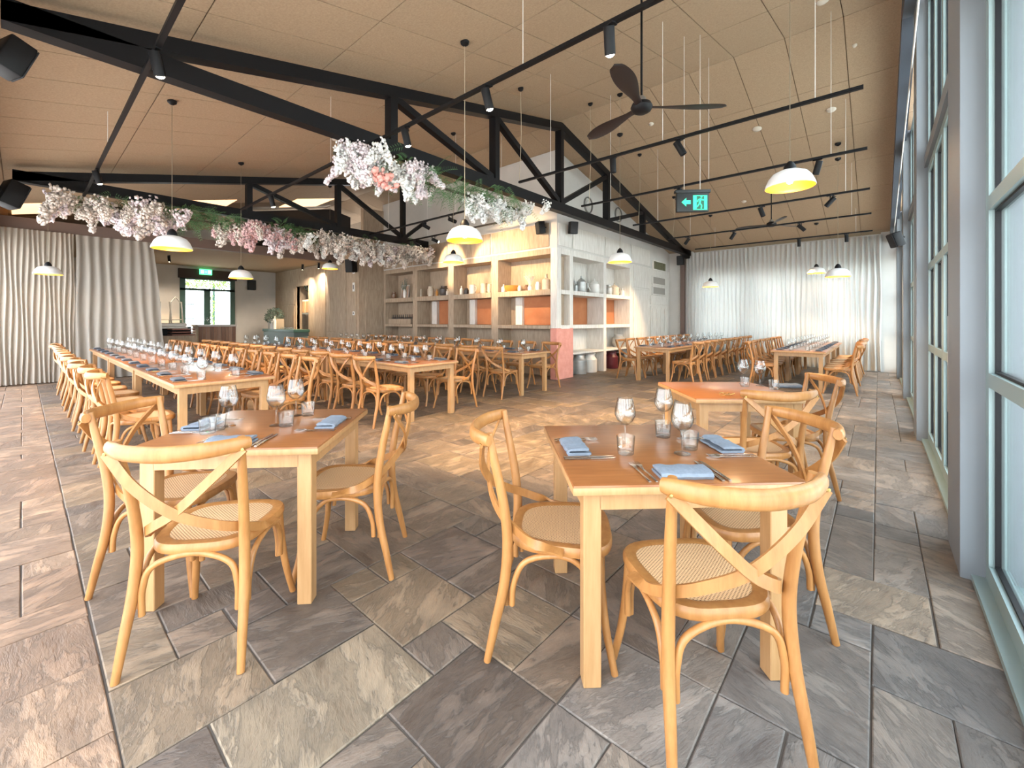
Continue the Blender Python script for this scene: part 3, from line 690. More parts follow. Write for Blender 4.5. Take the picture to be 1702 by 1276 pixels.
def fork_mesh():
    mb = MB(); mb.sweep([(0, -.1, .004), (0, -.03, .006), (0, .03, .004), (0, .052, .006)], lambda q: (.0055 - .0025 * math.sin(PI * min(1, q * 1.2)), .0013), (0, 0, 1), 8, smooth=3)
    mb.sweep([(0, .05, .006), (0, .06, .007), (0, .07, .006)], lambda q: (.006 + .005 * q, .001), (0, 0, 1), 4, smooth=2)
    for k in (-1.5, -.5, .5, 1.5): mb.sweep([(k * .0055, .068, .006), (k * .0055, .09, .005), (k * .005, .105, .008)], lambda q: (.0014 - .0006 * q, .0009), (0, 0, 1), 4, smooth=2)
    return mb.mesh('fork', M_chrome)
def knife_mesh():
    mb = MB(); mb.sweep([(0, -.11, .004), (0, -.06, .005), (0, 0, .005)], lambda q: (.0065, .0028), (0, 0, 1), 8, smooth=3)
    mb.poly([(-.006, 0, .003), (.006, 0, .003), (.008, .05, .003), (.005, .095, .003), (-.004, .11, .003), (-.006, .08, .003)], (0, 0, .0016))
    return mb.mesh('knife', M_chrome)
ME = dict(wine_glass=wine_glass(), tumbler=tumbler(), napkin=napkin_proto(M_nap), dnapkin=napkin_proto(M_napd), fork=fork_mesh(), knife=knife_mesh())
def put(kind, x, y, z, rz, label, group, cat=None):
    nm = 'napkin' if kind == 'dnapkin' else kind
    o = link(nm, ME[kind], None, (x, y, z), rz); tag(o, label, cat or {'wine_glass': 'wine glass', 'tumbler': 'tumbler', 'napkin': 'napkin', 'fork': 'fork', 'knife': 'knife'}[nm], group); return o
ZT = .7502
def place_setting(cx, cy, ang, who, group, glasses=True, nap='napkin', cut=True, dist=.17, gx_=.0, far=False):
    """cx,cy: midpoint of table edge at the seat; ang: direction pointing from the diner to the table centre (rad)"""
    u = Vector((math.cos(ang), math.sin(ang))); s = Vector((math.sin(ang), -math.cos(ang)))   # s = diner's right-hand side
    def P(a, b): q = Vector((cx, cy)) + u * a + s * b; return q.x, q.y
    rz = ang - PI / 2
    j = rnd.uniform(-.03, .03)
    x, y = P(.095, 0); put(nap, x, y, ZT, rz + j, 'folded %s napkin %s' % ('blue' if nap == 'napkin' else 'charcoal', who), 'napkins ' + group)
    if cut:
        for k, b in enumerate((-.125, -.150)): x, y = P(.12, b); put('fork', x, y, ZT, rz + rnd.uniform(-.04, .04), '%s fork %s' % (('inner', 'outer')[k], who), 'forks ' + group)
        for k, b in enumerate((.120, .143)): x, y = P(.13, b); put('knife', x, y, ZT, rz + rnd.uniform(-.04, .04), '%s knife %s' % (('inner', 'outer')[k], who), 'knives ' + group)
    if glasses:
        x, y = P(.26 if far else .25, .11 + rnd.uniform(-.015, .015)); put('wine_glass', x, y, ZT, 0, 'wine glass ' + who, 'wine glasses ' + group)
        x, y = P(.27, .0 + rnd.uniform(-.02, .02)); put('tumbler', x, y, ZT, rnd.random(), 'cut glass tumbler ' + who, 'tumblers ' + group)

# square table L
gL = 'on the square tables'
c0 = Vector((-2.545, .885))
def sq_side(c_, th, side): a = th + side * PI / 2; return c_.x - .43 * math.cos(a), c_.y - .43 * math.sin(a), a
th = R(45)
for side, who in ((0, 'on the curtain-facing side of the square table by the long row'), (1, 'before the closest chair of the square table by the long row'), (2, 'on the aisle side of the square table by the long row')):
    x, y, a = sq_side(c0, th, side); place_setting(x, y, a, who, gL, glasses=False)
for (px, py), who in (((380, 708), 'between two tumblers on the square table by the long row'), ((459, 707), 'in the middle of the square table by the long row'), ((492, 690.5), 'by the far tumbler of the square table by the long row')):
    p = onZ(px, py, ZT); put('wine_glass', p.x, p.y, ZT, 0, 'wine glass ' + who, 'wine glasses ' + gL)
for (px, py), who in (((345, 722), 'by the folded napkin on the square table by the long row'), ((362, 716), 'just behind another, square table by the long row'), ((476, 710), 'against the central wine glass, square table by the long row'), ((512, 692), 'beside the aisle napkin, square table by the long row')):
    p = onZ(px, py - 2, ZT); put('tumbler', p.x, p.y, ZT, .3, 'cut glass tumbler ' + who, 'tumblers ' + gL)
c0 = Vector((-.79, 1.862)); th = R(43.5)
for side, who in ((0, 'before the side-on chair of the three-napkin square table'), (1, 'before the closest chair of the three-napkin square table'), (2, 'on the window side of the three-napkin square table')):
    x, y, a = sq_side(c0, th, side); place_setting(x, y, a, who, gL, glasses=False)
for (px, py), who in (((1039, 741), 'alone by the cutlery on the three-napkin table'), ((1103, 716), 'at the back of the three-napkin table'), ((1134, 754), 'in the middle of the three-napkin table')):
    p = onZ(px, py, ZT); put('wine_glass', p.x, p.y, ZT, 0, 'wine glass ' + who, 'wine glasses ' + gL)
for (px, py), who in (((1040, 756), 'by the side-on chair on the three-napkin table'), ((1102, 728), 'at the back of the three-napkin table'), ((1146, 748), 'behind the middle wine glass, three-napkin table')):
    p = onZ(px, py - 2, ZT); put('tumbler', p.x, p.y, ZT, .3, 'cut glass tumbler ' + who, 'tumblers ' + gL)
for (px, py), who in (((1235, 638), 'beside a tumbler on the half-set table'), ((1263, 641), 'on its own on the half-set table')):
    p = onZ(px, py, ZT); put('wine_glass', p.x, p.y, ZT, 0, 'wine glass ' + who, 'wine glasses ' + gL)
for (px, py), who in (((1238, 643), 'in front of a wine glass, half-set table'), ((1286, 648), 'beside the dark napkin, half-set table')):
    p = onZ(px, py - 1, ZT); put('tumbler', p.x, p.y, ZT, .3, 'cut glass tumbler ' + who, 'tumblers ' + gL)
p = onZ(1308, 643, ZT); put('dnapkin', p.x, p.y, ZT, R(40), 'folded charcoal napkin on the half-set square table', 'napkins ' + gL)
p = onZ(1208, 657, ZT); lp = thing('wire_table_stand', 'small looped brass-coloured wire stand lying on the half-set table', 'stand', (p.x, p.y, ZT + .004), .6)
for k in range(3): MB().tube([(k * .035 - .035 + .02 * math.cos(a), .014 * math.sin(a), .006 + .008 * math.sin(a + k)) for a in [q * PI / 5 for q in range(11)]], .0035, 6, 2).obj('loop', M_brass, lp)

# chairs round the square tables
gs = 'chairs at the square tables'
chair_feet(-1.965, .38, 138, 'pale wood cross-back chair, back to the viewer, at the square table by the long row', gs)
chair_feet(-3.0, .36, 44, 'cross-back chair with grey cane on the curtain side of that first square table', gs)
chair_feet(-2.045, 1.39, 226, 'cross-back chair facing away from the aisle at the square table by the long row', gs)
chair_feet(-1.275, 1.365, 34, 'side-on cross-back chair at the aisle side of the three-napkin table', gs)
chair_feet(-.285, 1.345, 136, 'big cross-back chair, back to the viewer, at the three-napkin table', gs)
chair_feet(-.275, 2.345, 222, 'orange-lit cross-back chair on the window side of the three-napkin table', gs)
chair_feet(-.475, 3.145, 133, 'cross-back chair tucked between the three-napkin and half-set tables', gs)
chair_feet(-.33, 4.12, 212, 'orange-lit cross-back chair on the window side of the half-set table', gs)

# long tables
TLp = table_proto(2.44, .84, 'long_table'); TLS = {}
TL2 = None
def row(x0, y0, ax, ntab, L, W, nm, sides, chairs, sett=True, nap='dnapkin', proto=None, npl=4, cutmax=3, last=None, voff=.455):
    """x0,y0: middle of the open end; ax: unit direction along the row"""
    global TLp
    u = Vector(ax); v = Vector((-u.y, u.x)); rz = math.atan2(u.y, u.x); k = 0
    for t in range(ntab):
        c_ = Vector((x0, y0)) + u * (L * (t + .5)); lab = 'wooden table, %s from the open end of the %s' % (ORD[t], nm)
        if 'used' not in proto: proto['used'] = 1; o = proto; o.location = (c_.x, c_.y, 0); o.rotation_euler = (0, 0, rz); o['label'] = lab; o['group'] = 'tables joined in long rows'
        else:
            dq = dup(proto, (c_.x, c_.y, 0), rz, lab, 'tables joined in long rows')
        for q in range(npl):
            a = L * t + L * (q + .5) / npl
            for sgn, sname in ((1, sides[0]), (-1, sides[1])):
                who = 'at the %s place, %s, %s' % (ORD[k], sname, nm)
                e = Vector((x0, y0)) + u * a + v * sgn * W / 2
                if sett: place_setting(e.x, e.y, math.atan2(-v.y * sgn, -v.x * sgn), who, 'on the ' + nm, nap=nap, cut=k < cutmax, far=True)
                e2 = Vector((x0, y0)) + u * (a + rnd.uniform(-.02, .02)) + v * sgn * (W / 2 + voff + rnd.uniform(-.02, .03))
                if chairs == 'all' or (sgn, k) in chairs: chair_feet(e2.x, e2.y, math.degrees(math.atan2(-v.y * sgn, -v.x * sgn)) + rnd.uniform(-4, 4), 'cross-back chair, %s from the open end, %s, %s' % (ORD[k], sname, nm), 'chairs along the ' + nm)
            k += 1
row(-4.78, 1.31, (-1, 0), 3, 2.45, .84, 'outermost long table', ('curtain-wall side', 'inner side'), 'all', proto=TLp)
row(-4.56, 3.68, (-1, 0), 3, 2.45, .84, 'middle long table', ('near side', 'shelf side'), 'all', proto=TLp, cutmax=2)
row(-4.68, 6.1, (-1, 0), 3, 2.45, .8, 'long table beside the shelves', ('aisle side', 'shelf side'), 'all', proto=TLp, cutmax=1)
TS = table_proto(1.66, .8, 'long_table')
row(-3.69, 8.85, (0, 1), 3, 1.67, .8, 'curtain-end table by the shelves', ('shelf side', 'window side'), 'all', proto=TS, npl=3, cutmax=0)
row(-1.15, 9.5, (0, 1), 3, 1.5, .8, 'curtain-end table by the windows', ('inner side', 'window side'), [(s, k) for s in (1, -1) for k in range(8)], proto=table_proto(1.49, .86, 'long_table'), npl=3, cutmax=0)

# ------------------------------------------------------------------ pendants
def pendant_proto():
    t = thing('pendant_lamp', '', 'lamp')      # origin at rim centre, ceiling parts added per copy
    sh = [(.2, 0), (.203, .006), (.195, .03), (.172, .085), (.14, .125), (.09, .15), (.05, .158)]
    MB().lathe(sh, 40).lathe([(.2, 0), (.2035, .003)], 40).obj('shade', M_white, t, True, 60)
    MB().lathe([(r_ - .004, z_ + .0) for r_, z_ in sh], 40).obj('shade_lining', M_gold, t, True, 60)
    MB().lathe([(.052, .156), (.05, .19), (.03, .225), (.012, .24), (.0, .243)], 20).obj('cap', M_blk, t)
    MB().lathe([(0, .03), (.02, .036), (.03, .06), (.022, .09), (.012, .11), (.012, .15)], 14).obj('bulb', M_bulb, t)
    return t
PP = pendant_proto(); first = [1]
def pendant(x, y, zrim, label, tilt=0):
    if first: first.clear(); o = PP; o.location = (x, y, zrim); o['label'] = label; o['group'] = 'white enamel pendants'
    else: o = dup(PP, (x, y, zrim), (0, tilt, 0) if tilt else 0, label, 'white enamel pendants')
    ztop = roofz(y) - zrim if x > XL else 3.3 - zrim
    MB().rod((0, 0, .24), (0, 0, ztop), .0035, 6).obj('cord', M_cord, o)
    MB().lathe([(0, ztop), (.05, ztop - .002), (.045, ztop - .03), (.012, ztop - .055), (0, ztop - .056)], 14).obj('ceiling_rose', M_blk, o)
    l = bpy.data.lights.new('bulb_light', 'POINT'); l.energy = PENDANT_W; l.color = WARM; l.shadow_soft_size = .03
    lo = link('bulb_light', l, o, (0, 0, .045)); return o
pl = [(-3.47, 3.21, 2.21, 'hanging before the flower garland over the open floor'), (-6.38, 1.17, 2.18, 'over the open end of the outermost long table'), (-11.94, .32, 2.2, 'in front of the dense end curtain'),
      (-9.1, 2.7, 2.12, 'before the entrance doors'), (-.62, 4.65, 2.56, 'hanging near the window wall, largest in view'), (-6.18, 5.42, 2.44, 'below the first garland before the shelving'),
      (-3.37, 6.74, 2.33, 'beside the shelving corner'), (-3.4, 12.05, 2.22, 'before the shelf end of the far curtain'), (-.57, 9.95, 2.14, 'larger of the pair before the far curtain'),
      (-1.21, 13.4, 2.54, 'smaller of the pair before the far curtain'), (-11.07, 5.37, 2.70, 'small one below the second garland')]
for x, y, z, l_ in pl: pendant(x, y, z, 'white enamel pendant lamp ' + l_)

# ------------------------------------------------------------------ tracks and spotlights
TRZ = 3.4
def track(x0, x1, y, label, wires=(), feed=None, z=TRZ):
    t = thing('lighting_track', label, 'track', (0, y, z), 0, 'black lighting tracks')
    MB().box(x0, x1, -.018, .018, -.015, .015).obj('rail', M_black, t, smooth=False)
    for x in wires: MB().rod((x, 0, .015), (x, 0, roofz(y) - z), .003, 6).obj('hanging_wire', M_wire, t)
    if feed is not None:
        h = roofz(y) - z
        MB().tube([(feed, 0, h - .05), (feed + .01, 0, h * .5), (feed - .02, 0, .1), (feed, 0, .015)], .004, 6).obj('feed_cord', M_cord, t)
        MB().lathe([(0, h), (.045, h), (.04, h - .03), (.01, h - .055), (0, h - .056)], 12, (feed, 0, 0)).obj('ceiling_rose', M_blk, t)
    return t
track(-10.0, .2, .67, 'black ceiling track closest to the near wall', (-3, -7), None)
track(-9.0, .2, 2.68, 'long black ceiling track crossing above the first garland', (-2.2, -5.5), None)
track(-4.08, -.1, 4.88, 'black ceiling track before the fan, third from the near wall', (-3.5, -.45, -1.9), -4.05)
track(-4.08, -.1, 6.65, 'black ceiling track above the hanging exit sign', (-3.5, -.45, -1.9), -3.9)
track(-4.05, -.1, 8.72, 'black ceiling track behind the hanging exit sign', (-3.5, -.4), -3.9)
track(-4.05, -.1, 10.75, 'black ceiling track level with the second fan', (-3.5, -.4), -3.9)
track(-4.05, -.1, 12.85, 'black ceiling track closest to the far curtain', (-3.5, -.4), None)
track(-9.3, -5.9, 5.5, 'black ceiling track before the shelving, farther from it', (-8.5, -6.2))
track(-9.3, -5.6, 6.6, 'black ceiling track before the shelving, closer to it', (-8.5, -6.0))
sp_first = []
def spot(x, y, aim, label, lit=True, power=1.0, z=TRZ, ang=62, col=(1, .68, .38)):
    d = Vector(aim).normalized(); q = d.to_track_quat('-Z', 'Y').to_euler()
    if not sp_first:
        t = thing('track_spotlight', '', 'spotlight')
        MB().lathe([(0, .085), (.036, .085), (.038, .08), (.038, -.085), (.032, -.088), (.030, -.07), (0, -.07)], 20).obj('body', M_blk, t)
        MB().lathe([(0, -.103), (.015, -.100), (.026, -.092), (.031, -.086)], 20).obj('lens', M_lens, t)
        sp_first.append(t); o = t
    else: o = dup(sp_first[0])
    o['label'] = label; o['group'] = 'black track spotlights'; o.location = (x, y, z - .12); o.rotation_euler = q
    a = MB().rod((0, 0, 0), (0, 0, .105), .008, 8).box(-.05, .05, -.017, .017, .095, .106)
    m_ = a.obj('bracket', M_blk, o); m_.matrix_parent_inverse = Matrix.Identity(4); m_.rotation_mode = 'QUATERNION'; m_.rotation_quaternion = q.to_quaternion().inverted()
    for ch in o.children:
        if ch.name.startswith('lens') and not lit: ch.data = LENS_OFF
    if lit:
        l = bpy.data.lights.new('spot_light', 'SPOT'); l.energy = SPOT_W * power; l.color = col; l.spot_size = R(ang); l.spot_blend = .5; l.shadow_soft_size = .03
        link('spot_light', l, o, (0, 0, -.115))
    return o
LENS_OFF = MB().lathe([(0, -.0705), (.029, -.0705)], 20).mesh('lens_off', mat('lens_grey', (.6, .6, .58), .3))
def X_on(px, y): return onY(px, 300, y).x
spots = [(X_on(261, .67), .67, (-.3, .3, -1), 'lit spotlight high by the first truss heel', 1, 1), (X_on(162, .67), .67, (-.2, .3, -1), 'lit spotlight at the end above the blush garland', 1, 1),
         (X_on(1013, 2.68), 2.68, (-.2, .5, -1), 'brightest lit spotlight beside the ceiling fan', 1, 1), (X_on(810, 2.68), 2.68, (0, .4, -1), 'lit spotlight in front of the truss diagonals', 1, 1),
         (X_on(675, 2.68), 2.68, (0, .3, -1), 'lit spotlight just above the white garland', 1, 1), (X_on(452, 2.68), 2.68, (-.1, .3, -1), 'lit spotlight above the pink flower cluster', 1, 1),
         (X_on(1130, 4.88), 4.88, (.5, .2, -1), 'unlit spotlight on the track before the exit sign', 0, 1), (X_on(1019, 4.88), 4.88, (0, .1, -1), 'unlit spotlight hanging at the truss slope', 0, 1),
         (X_on(1359, 6.65), 6.65, (-.3, .3, -1), 'unlit spotlight behind the largest pendant', 0, 1), (X_on(1128, 6.65), 6.65, (-.2, 0, -1), 'unlit spotlight close to the exit sign', 0, 1),
         (X_on(1380, 8.72), 8.72, (-.9, 0, -1), 'unlit spotlight tilted toward the shelving, window end', 0, 1), (X_on(1266, 8.72), 8.72, (.3, .1, -1), 'unlit spotlight in front of the second fan rod', 0, 1),
         (X_on(1332, 10.75), 10.75, (.9, .1, -1), 'unlit spotlight beside the second fan hub', 0, 1), (X_on(1218, 10.75), 10.75, (-.7, .1, -1), 'unlit spotlight between the second fan and the truss', 0, 1),
         (X_on(1142, 10.75), 10.75, (-.8, .1, -1), 'unlit spotlight at the truss end of its track', 0, 1), (X_on(1328, 12.85), 12.85, (0, .2, -1), 'unlit spotlight before the middle of the far curtain', 0, 1),
         (X_on(1407, 12.85), 12.85, (0, .2, -1), 'unlit spotlight before the window end of the far curtain', 0, 1),
         (X_on(708, 5.5), 5.5, (0, 1.2, -.35), 'lit spotlight washing the shelf frieze, first of the pair', 1, .09), (X_on(723, 6.6), 6.6, (.7, 1, -.5), 'lit spotlight tilted at the shelf frieze', 1, .04),
         (-6.3, 5.5, (0, 2.2, -.35), 'lit spotlight aimed at the shelving corner bay', 1, .13), (-8.9, 6.6, (0, 1.1, -.35), 'lit spotlight partly hidden by the garland', 1, .07)]
for x, y, aim, l_, lit, pw_ in spots:
    wsh = pw_ < 1; spot(x, y, aim, l_, lit, pw_, ang=38 if wsh else 62, col=(1, .5, .2) if wsh else (1, .68, .38))
# small black spotlights under the low entrance ceiling, light added to brighten the wall
for k, (x, y) in enumerate(((-16.6, 2.4), (-16.2, 2.9), (-15.2, 6.4), (-14.4, 6.6))):
    spot(x, y, (-.6, .2, -1), 'small black spotlight with added light under the low entrance ceiling, %s from the near wall' % ORD[k], True, .5, 3.3, ang=100, col=(1, .8, .6))

# ------------------------------------------------------------------ fans
def fan(x, y, zhub, rod_top, label, rz, rad, name='ceiling_fan'):
    t = thing(name, label, 'fan', (x, y, zhub), rz, 'black three-blade ceiling fans')
    MB().lathe([(0, -.06), (.05, -.058), (.09, -.035), (.105, 0), (.09, .035), (.05, .055), (0, .06)], 28).obj('motor_hub', M_blk, t)
    MB().lathe([(.045, .05), (.04, .09), (.02, .11), (0, .11)], 18).obj('hub_cap', mat('brushed_grey', (.35, .34, .33), .35, .8), t)
    MB().rod((0, 0, .1), (0, 0, rod_top - zhub), .011, 10).obj('down_rod', M_blk, t)
    MB().lathe([(0, rod_top - zhub), (.07, rod_top - zhub), (.06, rod_top - zhub - .07), (.02, rod_top - zhub - .09), (0, rod_top - zhub - .09)], 18).obj('ceiling_rose', M_blk, t)
    for k in range(3):
        P = []; w_ = [.035, .04, .06, .082, .09, .08, .04]
        n = 7; v = []; f = []; seg = 8
        for i in range(25):
            q = i / 24; r_ = .08 + (rad - .08) * q
            ww_ = .035 + .055 * math.sin(PI * min(1, max(0, (q - .12) / .88)) ** 1.3 * .93) if q < 1 else .01
            if q > .93: ww_ *= math.sqrt(max(0.02, 1 - ((q - .93) / .07) ** 2))
            tw = R(14) * (1 - .4 * q)
            for s_ in range(seg):
                a = 2 * PI * s_ / seg; c1, c2 = math.cos(a) * ww_, math.sin(a) * .008
                y_ = c1 * math.cos(tw) - c2 * math.sin(tw); z_ = c1 * math.sin(tw) + c2 * math.cos(tw)
                v.append((r_, y_ + .03 * math.sin(q * 2), z_))
        for i in range(24):
            for s_ in range(seg): f.append((i * seg + s_, i * seg + (s_ + 1) % seg, (i + 1) * seg + (s_ + 1) % seg, (i + 1) * seg + s_))
        f.append(tuple(range(seg))[::-1]); f.append(tuple(24 * seg + s_ for s_ in range(seg)))
        b = MB().add(v, f).obj('blade', mat('fan_blade_brown', (.018, .012, .012), .4), t); b.rotation_euler = (0, 0, 2 * PI * k / 3)
    return t
fan(-1.76, 3.98, 3.42, roofz(3.98), 'large black three-blade ceiling fan over the open floor', R(40.86 - 4), .82)
fan(-1.85, 11.2, 3.52, roofz(11.2), 'smaller-looking ceiling fan in front of the far curtain', R(40.86 + 15), .75)

# ------------------------------------------------------------------ exit signs
p = Vector((-1.80, 5.60, 0)); ex = thing('exit_sign', 'hanging black exit sign with green arrow and running figure', 'sign', (p.x, p.y, 2.84), R(38))
GRN = mat('exit_green', (.02, .5, .22), .5, emit=((.02, .62, .26), .9)); EB = mat('exit_black', (.01, .012, .012), .5); EW = mat('exit_dim_green', (.01, .07, .04), .5, emit=((.01, .16, .08), .25))
MB().bbox(-.2, .2, -.03, .03, -.13, .11, .006).obj('sign_case', EB, ex); MB().bbox(-.22, .22, -.035, .035, .11, .15, .005).obj('top_bar', EB, ex)
MB().poly([(-.145, -.032, -.01), (-.085, -.032, .045), (-.085, -.032, .015), (-.03, -.032, .015), (-.03, -.032, -.035), (-.085, -.032, -.035), (-.085, -.032, -.065)], (0, -.003, 0)).obj('arrow', GRN, ex, False)
MB().box(0, .175, -.034, -.031, -.11, .075).obj('door_panel', GRN, ex, smooth=False)
man = MB()
def limb(a, b, r=.008): 
    a, b = Vector((a[0], -.0355, a[1])), Vector((b[0], -.0355, b[1])); d = (b - a).normalized(); n_ = Vector((-d.z, 0, d.x)) * r; man.poly([a - n_, b - n_, b + n_, a + n_], (0, -.002, 0))
man.box(.045, .135, -.036, -.0345, -.1, .065)
man.obj('door_opening', EW, ex, False); man = MB()
limb((.095, .035), (.08, -.02), .012); limb((.08, -.02), (.105, -.055)); limb((.105, -.055), (.1, -.095)); limb((.08, -.02), (.06, -.06)); limb((.06, -.06), (.035, -.075)); limb((.093, .03), (.06, .015)); limb((.06, .015), (.05, -.01)); limb((.095, .03), (.125, .01)); limb((.125, .01), (.14, .02))
man.poly([(.102 + .013 * math.cos(a * PI / 6), -.0355, .055 + .013 * math.sin(a * PI / 6)) for a in range(12)], (0, -.002, 0))
man.obj('running_figure', GRN, ex, False)
for x in (-.1, .1): MB().rod((x, 0, .15), (x, 0, roofz(5.6) - 2.84), .003, 6).obj('hanging_wire', M_wire, ex)
p = onX(342, 452, XE + .15); e2 = thing('exit_sign', 'lit green exit sign over the entrance doors', 'sign', (p.x, p.y, p.z))
GB = mat('exit_bright', (.1, .9, .3), .5, emit=((.1, .95, .3), 1.6)); MB().bbox(-.03, .03, -.19, .19, -.1, .1, .005).obj('sign_case', GB, e2)
g = MB()
for s_ in (-1, 1): g.box(.031, .034, s_ * .11 - .045, s_ * .11 + .045, -.06, .06)
g.box(.031, .034, -.03, .03, -.01, .01); g.obj('symbols', mat('exit_sym', (.7, .95, .8), .5, emit=((.6, 1, .75), 1.2)), e2, False)

# ------------------------------------------------------------------ speakers
def speaker(loc, rz, tilt, label, s=1.0):
    t = thing('wall_speaker', label, 'speaker', loc, 0, 'black wall speakers'); t.rotation_euler = (tilt, 0, rz)
    MB().bbox(-.11 * s, .11 * s, -.10 * s, .08 * s, -.16 * s, .16 * s, .015).obj('cabinet', M_blk, t); MB().bbox(-.1 * s, .1 * s, -.112 * s, -.1 * s, -.15 * s, .15 * s, .004, 1).obj('grille', mat('speaker_grille', (.02, .022, .025), .7), t)
    MB().rod((0, .08 * s, 0), (0, .16 * s, 0), .015).obj('bracket', M_blk, t)
speaker((XB + .17, 8.16, 3.42), R(55), R(8), 'black speaker on the white face of the shelving corner', .85)
speaker((-5.72, YB - .17, 3.40), R(-25), R(8), 'black speaker on the timber face of the shelving corner', .85)
speaker((-4.93, YF - .26, 3.3), 0, R(5), 'black speaker on the mauve-brown pilaster', .95)
p = onX(1490, 398, XW - .17); speaker((p.x, p.y, p.z), R(-60), R(20), 'speaker tilted down beside the far end of the windows', .7)
speaker((XE + .18, 5.95, 2.72), R(90), 0, 'black speaker in the corner beyond the entrance doors', 1.2)
speaker((-12.4, 6.7, 3.02), R(20), R(5), 'rounded black speaker above the switch plates', 1.25)
speaker((-4.62, -.06, 3.18), R(200), R(20), 'large black speaker at the heel of the closer truss', .8)
speaker((-9.75, -.12, 3.2), R(200), R(20), 'large black speaker at the heel of the farther truss', 1.2)

# switch plates by the pillar
for k, (z, h) in enumerate(((2.86, .06), (2.38, .14), (1.55, .06))):
    s_ = tag(MB().bbox(-12.62, -12.5, 6.85, 6.87, z - h, z + h, .004, 1).obj('switch_plate', M_white), '%s white switch plate down the limed pillar' % ('top', 'middle', 'lowest')[k], 'switch', 'switch plates on the pillar')
    MB().box(-12.58, -12.54, 6.845, 6.851, z - h * .5, z + h * .5).obj('switch', M_blk, s_, smooth=False)
# wall fans on the gable
for k, (px, py) in enumerate(((977, 341), (1027, 357))):
    p = onX(px, py, XB); t = thing('round_wall_vent', 'round dark-ringed vent on the white gable, %s of two' % ('bigger', 'smaller')[k], 'vent', (XB, p.y, p.z), 0, 'round vents on the gable')
    t.rotation_euler = (0, R(90), 0); s_ = .2
    MB().lathe([(s_, .0), (s_ * 1.02, .03), (s_ * .9, .04), (s_ * .86, .01)], 24).obj('ring', mat('vent_ring', (.2, .2, .19), .5), t); MB().lathe([(0, .02), (s_ * .5, .03), (s_ * .55, .01)], 20).obj('disc', M_wallw, t)

# ceiling fittings
for k, (x, y, r_) in enumerate(((-2.4, 2.9, .05), (-7.2, 3.6, .07), (-.5, 6.2, .07), (-.6, 8.9, .07), (-1.7, 8.9, .08), (-4.9, 1.3, .04), (-3.3, 7.9, .05), (-.25, 7.6, .03), (-2.5, 11.6, .06))):
    z = roofz(y); t = thing('smoke_detector', 'small pale ceiling detector, %s counted out from the near wall' % ORD[k], 'detector', (x, y, z), 0, 'ceiling detectors')
    t.rotation_euler = (math.atan(SL if y < RY else -SL), 0, 0)
    MB().lathe([(0, -.035), (r_ * .5, -.033), (r_ * .8, -.02), (r_, -.004), (r_, 0)], 18).obj('housing', mat('cream_plastic', (.6, .55, .47), .5), t)

# ------------------------------------------------------------------ garlands
def blossom_cluster(name, m, L, rad, n, seed, bs=.011):
    rr = random.Random(seed); mb = MB()
    for _ in range(n):
        q = rr.random() ** .8; a = rr.uniform(0, 2 * PI); r_ = rad * (1 - q * .75) * math.sqrt(rr.uniform(.15, 1))
        p = Vector((r_ * math.cos(a) + .03 * math.sin(q * 4 + seed), r_ * math.sin(a), -q * L)); nn = (Vector((math.cos(a), math.sin(a), rr.uniform(-.6, .3)))).normalized()
        b1 = nn.orthogonal().normalized(); b2 = nn.cross(b1); s = bs * rr.uniform(.7, 1.35)
        K = 5; ring = []
        for k in range(K):
            t = 2 * PI * k / K + a; ring.append(p + (b1 * math.cos(t) + b2 * math.sin(t)) * s + nn * s * .45)
        V = [p - nn * s * .3] + ring; F = [(0, 1 + k, 1 + (k + 1) % K) for k in range(K)]
        V.append(p + nn * s * .95); F += [(K + 1, 1 + (k + 1) % K, 1 + k) for k in range(K)]
        mb.add(V, F)
    return mb.mesh(name, m, True, 180)
CL = {k: [blossom_cluster('blossom_cluster', m, L, r_, n, 11 + 7 * i + sd, bs) for i, (L, r_, n) in enumerate(((.26, .095, 105), (.19, .11, 95), (.32, .08, 110)))] for k, m, sd, bs in
      (('w', M_fw, 1, .019), ('p', M_fp, 2, .019), ('c', M_fc, 3, .018), ('l', M_fl, 4, .019), ('k', M_fk, 5, .026), ('big', M_fw, 6, .02))}
CLK = blossom_cluster('coral_roses', M_fk, .12, .10, 26, 3, .034)
